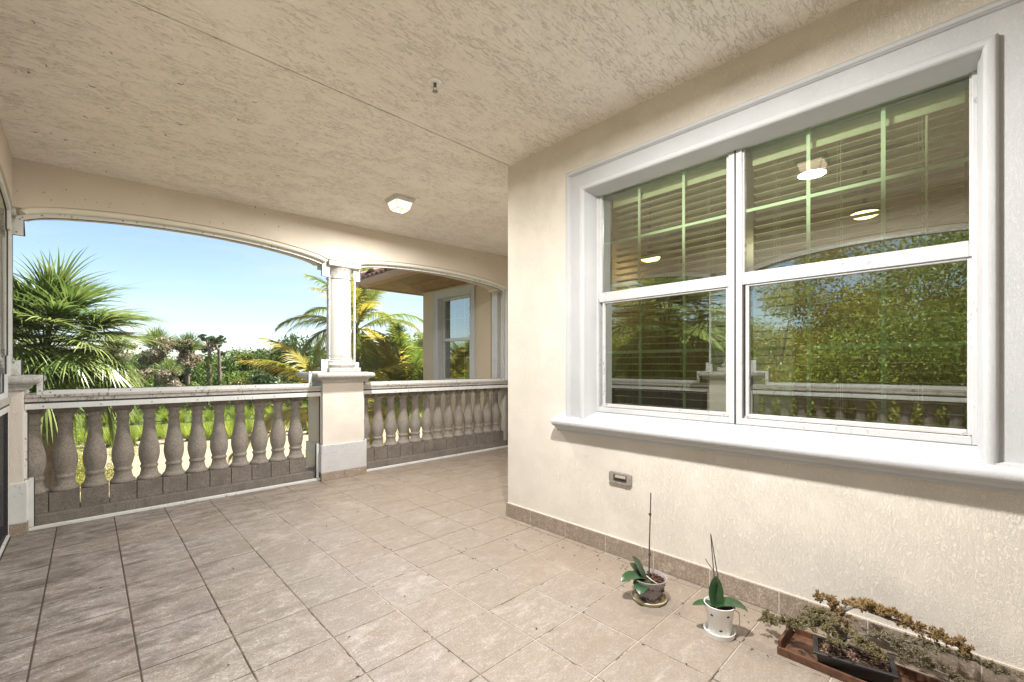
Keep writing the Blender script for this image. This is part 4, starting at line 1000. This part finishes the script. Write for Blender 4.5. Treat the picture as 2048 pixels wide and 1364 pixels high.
# ================================================================== VEGETATION
def fan_leaf(seed, elev, mat='sabal', seglen=1.0, petiole=.8, nseg=46, droop=1.0):
    r = np.random.RandomState(seed % 100000); V = []; F = []
    e = elev; p = np.zeros(3); pts = [p.copy()]
    for i in range(8):                                 # petiole + costa, bends with gravity
        p = p+np.array((math.cos(e), 0, math.sin(e)))*petiole/8; e -= .07*droop; pts.append(p.copy())
    cost = []
    for i in range(7):
        p = p+np.array((math.cos(e), 0, math.sin(e)))*.055; e -= .13*droop; cost.append((p.copy(), e))
    for k in range(nseg):
        f = (k+.5)/nseg; a = (f-.5)*2; ci = int((1-abs(a))*6.99); c, ce = cost[ci]
        ang = a*R(112); d = np.array((math.cos(ang)*math.cos(ce), math.sin(ang), math.cos(ang)*math.sin(ce)+.10*abs(math.sin(ang))))
        d /= np.linalg.norm(d); L = seglen*(1-.28*abs(a))*r.uniform(.8, 1.12); w0 = .021*r.uniform(.8, 1.2)
        q = c.copy(); side = np.cross(d, (0, 0, 1)); side /= np.linalg.norm(side)+1e-6; b0 = len(V)
        tw = r.uniform(-.5, .5); side = side*math.cos(tw)+np.array((0, 0, 1))*math.sin(tw)
        bend = r.uniform(.10, .42)*droop; st = 6
        for i in range(st+1):
            t = i/st; ww = w0*(.7+.6*t if t < .4 else (1-t)*1.5+.04)
            V += [q-side*ww, q+side*ww]
            d = d+np.array((0, 0, -1))*bend*(.25 if t < .45 else 1.1); d /= np.linalg.norm(d); q = q+d*L/st
        for i in range(st): F.append((b0+2*i, b0+2*i+1, b0+2*i+3, b0+2*i+2))
    # petiole strip as thin prism
    b0 = len(V)
    for q in pts: V += [q+np.array((0, -.012, 0)), q+np.array((0, .012, 0)), q+np.array((0, 0, .014))]
    for i in range(len(pts)-1):
        for j in range(3): a_ = b0+3*i; F.append((a_+j, a_+(j+1) % 3, a_+3+(j+1) % 3, a_+3+j))
    return npmesh('fan_frond', V, F, M[mat])
def feather_leaf(seed, elev, mat='coco', L=2.2, ll=.60, droop=1.0, n=74):
    r = np.random.RandomState(seed % 100000); V = []; F = []
    e = elev; p = np.zeros(3); rows = []; st = n
    for i in range(st+1):
        rows.append((p.copy(), e)); p = p+np.array((math.cos(e), 0, math.sin(e)))*L/st; e -= droop*(.3+1.5*i/st)*1.1/st
    for i, (p, e) in enumerate(rows):
        f = i/st
        if f < .16: continue
        g = min(1, (f-.12)*5)*(1-.72*max(0, f-.55)/.45)
        for s in (-1, 1):
            al = R(62-28*f)+r.uniform(-.08, .08)
            fw = np.array((math.cos(e), 0, math.sin(e))); up = np.array((-math.sin(e), 0, math.cos(e)))
            d = fw*math.cos(al)+np.array((0, s, 0))*math.sin(al)+up*.12; d /= np.linalg.norm(d)
            q = p.copy(); b0 = len(V); l = ll*g*r.uniform(.88, 1.1); side = np.cross(d, up); side /= np.linalg.norm(side)+1e-6
            bend = r.uniform(.12, .34)*(.6+.8*droop)
            for k in range(5):
                t = k/4; ww = .0165*(1-.9*t**1.6)
                V += [q-side*ww, q+side*ww]; d = d+np.array((0, 0, -1))*bend*(.4+t); d /= np.linalg.norm(d); q = q+d*l/4
            for k in range(4): F.append((b0+2*k, b0+2*k+1, b0+2*k+3, b0+2*k+2))
    b0 = len(V)
    for i, (p, e) in enumerate(rows[::3]):
        rr = .020*(1-.85*i*3/st); up = np.array((-math.sin(e), 0, math.cos(e)))
        V += [p+np.array((0, -rr, 0)), p+np.array((0, rr, 0)), p+up*rr*1.2-np.array((0, 0, 0)), ]
    m_ = len(rows[::3])
    for i in range(m_-1):
        for j in range(3): a_ = b0+3*i; F.append((a_+j, a_+(j+1) % 3, a_+3+(j+1) % 3, a_+3+j))
    return npmesh('feather_frond', V, F, M[mat])
ELV = [85, 62, 40, 18, -8, -32]
fan = {e: [fan_leaf(10+i*7+e, R(e), droop=(.42 if e > 30 else .62)+.12*i) for i in range(2)] for e in ELV}
fth = {e: [feather_leaf(10+i*7+e, R(e), 'coco' if i else 'coco', droop=(.75 if e > 55 else 1.1)+.15*i) for i in range(2)] for e in (84, 66, 46, 24, 0, -22)}
fthy = {e: [feather_leaf(50+e, R(e), 'coco_yellow', droop=.9)] for e in (66, 46, 24, 0, -22)}
def trunk(root, x, y, z0, z1, r0, r1, mat='trunk', lean=0):
    k = 9; pts = [(x+lean*(1-i/k)**2, y, z0+(z1-z0)*i/k) for i in range(k+1)]
    rad = [r0+(r1-r0)*i/k+(.012 if i % 2 else 0) for i in range(k+1)]
    return MB().tube(pts, rad, 12).build('trunk', M[mat], root, smooth=True)
def palm(name, x, y, zc, label, leafs, n, sc, cat='palm tree', seed=0, yellow=0, tr_r=.16, group='palms close to the porch', emin=-40):
    rg = random.Random(seed); t = empty(name, (x, y, GZ), label, cat, group)
    trunk(t, x, y, GZ, zc, tr_r*1.2, tr_r*.8)
    ks = sorted(k for k in leafs.keys() if k >= emin)
    for i in range(n):
        f = (i+.5)/n; e = ks[min(len(ks)-1, int((1-f**1.0)*len(ks)))]
        src = leafs
        if yellow and rg.random() < yellow and e in fthy: src = fthy
        me = rg.choice(src[e]); az = i*2.39996+rg.uniform(-.25, .25)
        o = inst('frond', me, t, (0, 0, zc-GZ+rg.uniform(-.06, .10)), az, sc*rg.uniform(.85, 1.12)); o.rotation_euler = (rg.uniform(-.25, .25), rg.uniform(-.14, .14), az)
    return t
x, y = at(90, 6.9); palm('sabal_palm', x, y, 1.38, 'big fan palm with drooping leaf tips filling the left of the left arch', fan, 104, .80, seed=5, tr_r=.15)
x, y = at(-60, 9.5); palm('sabal_palm', x, y, .9, 'second fan palm, behind the big one at the left edge', fan, 30, 1.0, seed=12)
x, y = at(712, 10.6); palm('coconut_palm', x, y, 2.15, 'coconut palm with arching fronds right behind the middle column', fth, 34, .80, seed=3, yellow=.25, tr_r=.10)
x, y = at(812, 11.0); palm('coconut_palm', x, y, .15, 'young coconut palm with upright yellow-green fronds below the brown soffit', fth, 34, 1.05, seed=9, yellow=.35, tr_r=.09, emin=20)
x, y = at(668, 9.2); palm('coconut_palm', x, y, .35, 'low yellowing coconut palm reaching left of the middle column', fthy, 20, .85, seed=31, tr_r=.09, emin=0)
x, y = at(905, 13.5); palm('coconut_palm', x, y, .4, 'coconut palm mostly hidden behind the neighbouring wall', fth, 20, 1.0, seed=14, yellow=.2, tr_r=.10, emin=20)
palm('sabal_palm', -3.6, 4.5, 1.95, 'fan palm left of the porch, seen only in the left half of the window', fan, 60, .95, seed=21)
# leaf clouds for crowns
def leaf_cloud(seed, n, lobes, size, mat, rx=1., rz=1.):
    r = np.random.RandomState(seed % 100000); C = []
    ls = (12/lobes)**.34
    L = [(r.normal(0, .42, 3)*np.array((rx, rx, rz*.8)), r.uniform(.28, .52)*ls) for _ in range(lobes)]
    k = r.randint(0, lobes, n); u = r.normal(0, 1, (n, 3)); u /= np.linalg.norm(u, axis=1)[:, None]
    rad = np.array([L[i][1] for i in k])*(r.uniform(0, 1, n)**.38); cen = np.array([L[i][0] for i in k])
    P = cen+u*rad[:, None]*np.array((1, 1, .72))
    P += r.normal(0, .035, (n, 3))
    d = r.normal(0, 1, (n, 3))+u*.8+np.array((0, 0, .15)); d /= np.linalg.norm(d, axis=1)[:, None]
    o = r.normal(0, 1, (n, 3)); s = np.cross(d, o); s /= np.linalg.norm(s, axis=1)[:, None]+1e-6
    z = size*r.uniform(.6, 1.4, n)[:, None]
    V = np.stack([P-d*z, P+s*z*.42, P+d*z, P-s*z*.42], 1).reshape(-1, 3)
    F = np.arange(4*n).reshape(-1, 4)
    return npmesh('crown', V, F, M[mat])
far_cr = {m: [leaf_cloud(3+i*11+len(m), 4200, 11, .062, m, 1.0, .9) for i in range(3)] for m in ('tree_a', 'tree_dark', 'tree_warm')}
near_cr = {m: [leaf_cloud(43+i*11+len(m), 46000, 34, .0155, m, 1.05, 1.1) for i in range(2)] for m in ('tree_near', 'tree_near_warm')}
near_cr['tree_a'] = near_cr['tree_near']; near_cr['tree_warm'] = near_cr['tree_near_warm']
def tree(u, d, topz, rad, mat, label, group, cr=far_cr, seed=0, name='broadleaf_tree', pos=None):
    rg = random.Random(seed+int(u or 0)); x, y = pos if pos else at(u, d)
    t = empty(name, (x, y, GZ), label, 'tree', group); zc = topz-rad*.85
    b = MB(); b.tube([(x, y, GZ), (x+.1*rad, y, (GZ+zc)/2), (x, y, zc)], [rad*.07+.05, rad*.055+.04, rad*.02+.02], 8)
    for k in range(5):
        a = rg.uniform(0, 6.28); b.tube([(x, y, zc-rad*.5), (x+math.cos(a)*rad*.55, y+math.sin(a)*rad*.55, zc+rad*rg.uniform(-.1, .4))], [rad*.03+.02, .015], 6)
    b.build('trunk', M['trunk'], t, smooth=True)
    o = inst('crown', rg.choice(cr[mat]), t, (0, 0, zc-GZ), rg.uniform(0, 6.28), (rad, rad, rad*rg.uniform(.85, 1.15)))
    return t
G = 'trees in the far tree line'
far = [(240, 50, 3.3, 3.0, 'tree_dark', 'dark tree in the far line just right of the big fan palm'),
 (455, 56, 2.3, 3.0, 'tree_a', 'green tree in the far line just right of the two vine-covered snags'),
 (492, 58, 3.1, 3.2, 'tree_warm', 'olive-green tree midway along the far tree line'),
 (428, 60, 2.6, 3.2, 'tree_warm', 'olive tree filling the gap behind the vine-covered snags'),
 (531, 62, 4.2, 3.0, 'tree_dark', 'narrow dark tree in the far line standing taller than its neighbours'),
 (568, 50, 4.5, 3.4, 'tree_a', 'full round tree in the far line left of the coconut palm fronds'),
 (604, 52, 4.6, 3.4, 'tree_dark', 'dark tree in the far line half hidden by coconut fronds'),
 (545, 44, .9, 2.6, 'tree_dark', 'low dark tree in front of the full round one'),
 (640, 50, 3.6, 3.2, 'tree_a', 'far tree showing just left of the middle column'),
 (735, 46, 3.4, 3.4, 'tree_warm', 'far tree behind the coconut palms, right of the middle column'),
 (790, 48, 4.2, 3.6, 'tree_dark', 'dark far tree behind the upright coconut fronds'),
 (850, 46, 4.0, 3.6, 'tree_a', 'far tree beside the neighbouring wall corner'),
 (385, 52, 2.0, 2.6, 'tree_dark', 'dark low tree under the two skirted palms'),
 (300, 58, 2.8, 3.4, 'tree_dark', 'dark tree behind the leftmost skirted palm'),
 (180, 50, 3.0, 3.4, 'tree_a', 'far tree behind the crown of the big fan palm'),
 (110, 54, 3.4, 3.8, 'tree_dark', 'far tree at the left end of the tree line'),
 (468, 47, .6, 2.2, 'tree_warm', 'low yellowish bushy tree in front of the olive-green one'),
 (512, 46, .3, 2.2, 'tree_a', 'low bushy tree left of the low dark one'),
 (420, 47, .2, 2.0, 'tree_a', 'low leafy tree at the foot of the vine-covered snags')]
for i, (u, d, tz, rd, m, lb_) in enumerate(far): tree(u, d, tz+.5, rd*1.08, m, lb_, G, seed=i)
# trees on the left of the porch: only mirrored in the window
GL = 'trees left of the porch mirrored in the window'
for i, (px_, py_, tz, rd, m) in enumerate(((-8.5, .6, 3.5, 3.0, 'tree_a'), (-9.5, 4.2, 4.3, 3.3, 'tree_warm'), (-8.2, 2.4, 2.4, 2.4, 'tree_warm'), (-10.5, 7.8, 3.4, 3.2, 'tree_a'), (-12, 1.8, 5.2, 3.2, 'tree_warm'), (-7.5, -1.5, 3.9, 2.6, 'tree_a'),
        (-11, -3.5, 5.2, 3.5, 'tree_a'), (-9, 11, 3.8, 3.2, 'tree_warm'), (-6.8, 4.6, .6, 2.0, 'tree_a'), (-6.2, 1.2, .2, 1.8, 'tree_warm'), (-6.5, -.6, .5, 1.9, 'tree_a'), (-7, 7.5, .8, 2.2, 'tree_a'))):
    tree(None, None, tz, rd, m, 'leafy tree left of the porch, seen only mirrored in the window panes', GL, near_cr, seed=i*3+1, pos=(px_, py_))
# skirted sabal palms far away
def blades(seed, n, L, w0, emin, emax, mat, bend=.5):
    r = np.random.RandomState(seed % 100000); V = []; F = []
    for _ in range(n):
        az = r.uniform(0, 6.28); e = R(r.uniform(emin, emax)); d = np.array((math.cos(az)*math.cos(e), math.sin(az)*math.cos(e), math.sin(e)))
        q = d*.35+r.normal(0, .12, 3); l = L*r.uniform(.7, 1.15); s = np.cross(d, r.normal(0, 1, 3)); s /= np.linalg.norm(s); b0 = len(V)
        for k in range(4):
            t = k/3; V += [q-s*w0*(1-.8*t), q+s*w0*(1-.8*t)]; d = d+np.array((0, 0, -1))*bend*.4*t; d /= np.linalg.norm(d); q = q+d*l/3
        for k in range(3): F.append((b0+2*k, b0+2*k+1, b0+2*k+3, b0+2*k+2))
    return npmesh('palm_crown', V, F, M[mat])
psk = leaf_cloud(91, 3800, 14, .10, 'dead_frond', 1.0, 1.1)
pc = blades(1, 420, 1.25, .035, 15, 88, 'sabal'); 
for i, (u, d, tz, s, lb_) in enumerate(((314, 46, 4.75, 1.25, 'tallest far palm with a thick brown skirt of dead fronds'), (375, 48, 4.35, 1.2, 'second far palm with a brown skirt, right of the tallest'),
        (338, 42, 1.5, .9, 'shorter far palm in front of the two skirted palms'), (262, 44, 1.5, 1.2, 'low far palm with brown skirt beside the big fan palm tips'), (232, 47, 4.3, 1.1, 'far palm peeping over the right tips of the big fan palm'),
        (342, 36, -.9, .5, 'small far palm low in the undergrowth'))):
    x, y = at(u, d); t = empty('skirted_palm', (x, y, GZ), lb_, 'palm tree', 'palms in the far tree line'); zc = tz-1.25*s
    trunk(t, x, y, GZ, zc, .2*s, .17*s); inst('crown', pc, t, (0, 0, zc+.12-GZ), i*1.1, s); inst('skirt', psk, t, (0, 0, zc-.35-GZ), i*2.1, s*1.35)
# two vine covered snags
for u, d, tz, lb_, vine in ((418, 45, 4.2, 'left vine-covered bare trunk with tufted top above the far trees', True), (438, 46, 3.9, 'right vine-covered bare trunk forking into tufts above the far trees', False)):
    x, y = at(u, d); t = empty('vine_covered_snag', (x, y, GZ), lb_, 'tree', 'bare trunks in the far tree line'); rg = random.Random(int(u))
    b = MB(); b.tube([(x, y, GZ), (x+.05, y, .5), (x, y, tz-.9)], [.22, .18, .10], 8); ends = []
    for k in range(7):
        a = rg.uniform(0, 6.28); r_ = rg.uniform(.5, 1.25); e = (x+math.cos(a)*r_, y+math.sin(a)*r_, tz-rg.uniform(-.1, 1.6)); ends.append(e)
        b.tube([(x, y, tz-1.9+rg.uniform(0, .8)), ((x+e[0])/2, (y+e[1])/2, e[2]-.35), e], [.07, .05, .03], 6)
    b.build('trunk', M['trunk'], t, smooth=True)
    for e in ends: inst('leaf_tuft', rg.choice(far_cr['tree_dark']), t, (e[0]-x, e[1]-y, e[2]-GZ), rg.uniform(0, 6), rg.uniform(.28, .48))
    for k in range(6 if vine else 3): inst('vine', rg.choice(far_cr['tree_a']), t, (0, 0, 1.4+k*.75), k, (.36, .36, .62))
# undergrowth and far belt
def scatter_cloud(name, pts, mat, kind='stuff'):
    r = np.random.RandomState(7); V = []
    n = len(pts); P = np.array([p[:3] for p in pts]); z = np.array([p[3] for p in pts])[:, None]
    d = r.normal(0, 1, (n, 3)); d[:, 2] += .3; d /= np.linalg.norm(d, axis=1)[:, None]; s = np.cross(d, r.normal(0, 1, (n, 3))); s /= np.linalg.norm(s, axis=1)[:, None]
    V = np.stack([P-d*z, P+s*z*.45, P+d*z, P-s*z*.45], 1).reshape(-1, 3)
    me = npmesh(name, V, np.arange(4*n).reshape(-1, 4), M[mat]); o = bpy.data.objects.new(name, me); col.objects.link(o); tag(o, kind=kind); return o
M['under'] = m_leaf('undergrowth_green', (.05, .11, .012), (.17, .25, .04), .8, .4, .5)
rs = np.random.RandomState(5); pts = []
for _ in range(900):
    u = rs.uniform(-150, 900); d = rs.uniform(41, 58); x, y = at(u, d); hh = rs.uniform(1.3, 2.9)+(1.0 if d > 50 else 0); rr = rs.uniform(.7, 1.5)
    for _k in range(70):
        q = rs.normal(0, 1, 3); q /= np.linalg.norm(q)
        pts.append((x+q[0]*rr, y+q[1]*rr, GZ+hh-.8+abs(q[2])*.8 if rs.rand() < .6 else GZ+rs.uniform(0, hh), rs.uniform(.10, .22)))
ug = scatter_cloud('undergrowth', pts, 'under'); tag(ug, 'mixed leafy undergrowth below the far tree line', 'undergrowth')
pts = []
for _ in range(2600):
    u = rs.uniform(-400, 1100); d = rs.uniform(70, 100); x, y = at(u, d); hh = 6.9+.5*math.sin(u*.03)+.5*math.sin(u*.011+1)+rs.uniform(-.9, .5); rr = rs.uniform(1.5, 2.6)
    for _k in range(26):
        q = rs.normal(0, 1, 3); q /= np.linalg.norm(q); pts.append((x+q[0]*rr, y+q[1]*rr, GZ+rs.uniform(.2, 1)*hh, rs.uniform(.16, .34)))
fb_ = scatter_cloud('far_wood', pts, 'tree_a'); tag(fb_, 'continuous distant wood behind the far tree line', 'woodland')
# near shrubs at the foot of the big fan palm
for i, (u, d, tz, rd, lb_) in enumerate(((70, 13, -.55, 1.7, 'yellowish shrub seen between the first balusters at the left'), (128, 16, -1.5, 1.5, 'sunlit shrub seen between the second and third balusters'), (20, 15, -.2, 2.0, 'shrub behind the left corner pedestal'))):
    t = tree(u, d, tz, rd, 'tree_warm' if i != 2 else 'tree_a', lb_, 'shrubs below the big fan palm', near_cr, seed=i+70, name='garden_shrub'); t['category'] = 'shrub'
# ornamental grass
def clump(seed, n=240):
    r = np.random.RandomState(seed % 100000); V = []; F = []
    for _ in range(n):
        az = r.uniform(0, 6.28); e = R(r.uniform(48, 88)); d = np.array((math.cos(az)*math.cos(e), math.sin(az)*math.cos(e), math.sin(e)))
        q = np.array((r.normal(0, .10), r.normal(0, .10), 0)); L = r.uniform(.8, 1.3); s = np.array((-math.sin(az), math.cos(az), 0)); b0 = len(V); w_ = r.uniform(.010, .018)
        for k in range(5):
            t = k/4; V += [q-s*w_*(1-.85*t), q+s*w_*(1-.85*t)]; d = d+np.array((0, 0, -1))*.34*t*r.uniform(.5, 1.5); d /= np.linalg.norm(d); q = q+d*L/4
        for k in range(4): F.append((b0+2*k, b0+2*k+1, b0+2*k+3, b0+2*k+2))
    return npmesh('grass_blades', V, F, M['grass_clump'])
cls = [clump(i) for i in range(4)]; rg = random.Random(77)
base_me = MB().lathe([(0, .34), (.06, .30), (.16, .16), (.2, .02)], 9).mesh('dead_base', M['grass_base'])
for r_, (oy, lb_, gname) in enumerate(((0, 'lime green fountain grass clump in the front row at the edge of the dry lawn', 'front row of grass clumps'), (1.5, 'lime green fountain grass clump just behind the front row', 'second row of grass clumps'),
        (11.5, 'pale green grass clump in the rear planting, below the handrail', 'rear row of grass clumps'))):
    xx = -2.6
    while xx < 20:
        yy = 33.4-.29*xx+oy+rg.uniform(-.25, .25); s = rg.uniform(.85, 1.15)
        t = empty('grass_clump', (xx+(r_ % 2)*.5, yy, GZ), lb_, 'ornamental grass', gname)
        inst('grass_blades', rg.choice(cls), t, (0, 0, 0), rg.uniform(0, 6.28), s); inst('dead_base', base_me, t, (0, 0, 0), 0, s)
        xx += .86+rg.uniform(-.1, .1)
rg = random.Random(23); b = MB()
for _ in range(110):
    if _ < 55: x = WALLX-.02-abs(rg.gauss(0, .16)); y = rg.uniform(.2, 2.6)
    elif _ < 85: k_ = rg.randint(3, 6); x = X0+k_*T+rg.gauss(0, .012); y = rg.uniform(.6, 2.6)
    else: x = rg.uniform(0, 2.4); y = rg.uniform(1.2, 4.9)
    a = rg.uniform(0, 6.28); l = rg.uniform(.003, .009)
    b.tube([(x, y, .002), (x+math.cos(a)*l, y+math.sin(a)*l, .005), (x+math.cos(a+.7)*l*1.8, y+math.sin(a+.7)*l*1.8, .002)], .0017, 4)
tag(b.build('leaf_crumbs', M['stem'], fl), kind='stuff')
# dark debris specks stuck to the ceiling near the left corner, dead twig bits
rg = random.Random(19); b = MB()
for _ in range(26):
    x = rg.uniform(-.38, 1.3) if _ > 8 else rg.uniform(-.3, .2); y = rg.uniform(3.0, 4.93); z = cz(x, y)-.002; a = rg.uniform(0, 3.14); l = rg.uniform(.006, .022)
    b.tube([(x, y, z), (x+math.cos(a)*l, y+math.sin(a)*l, z-.002), (x+math.cos(a+.6)*l*1.6, y+math.sin(a+.6)*l*1.6, z)], .0014, 4)
tag(b.build('debris_specks', M['dark_gasket'], cl), kind='stuff')
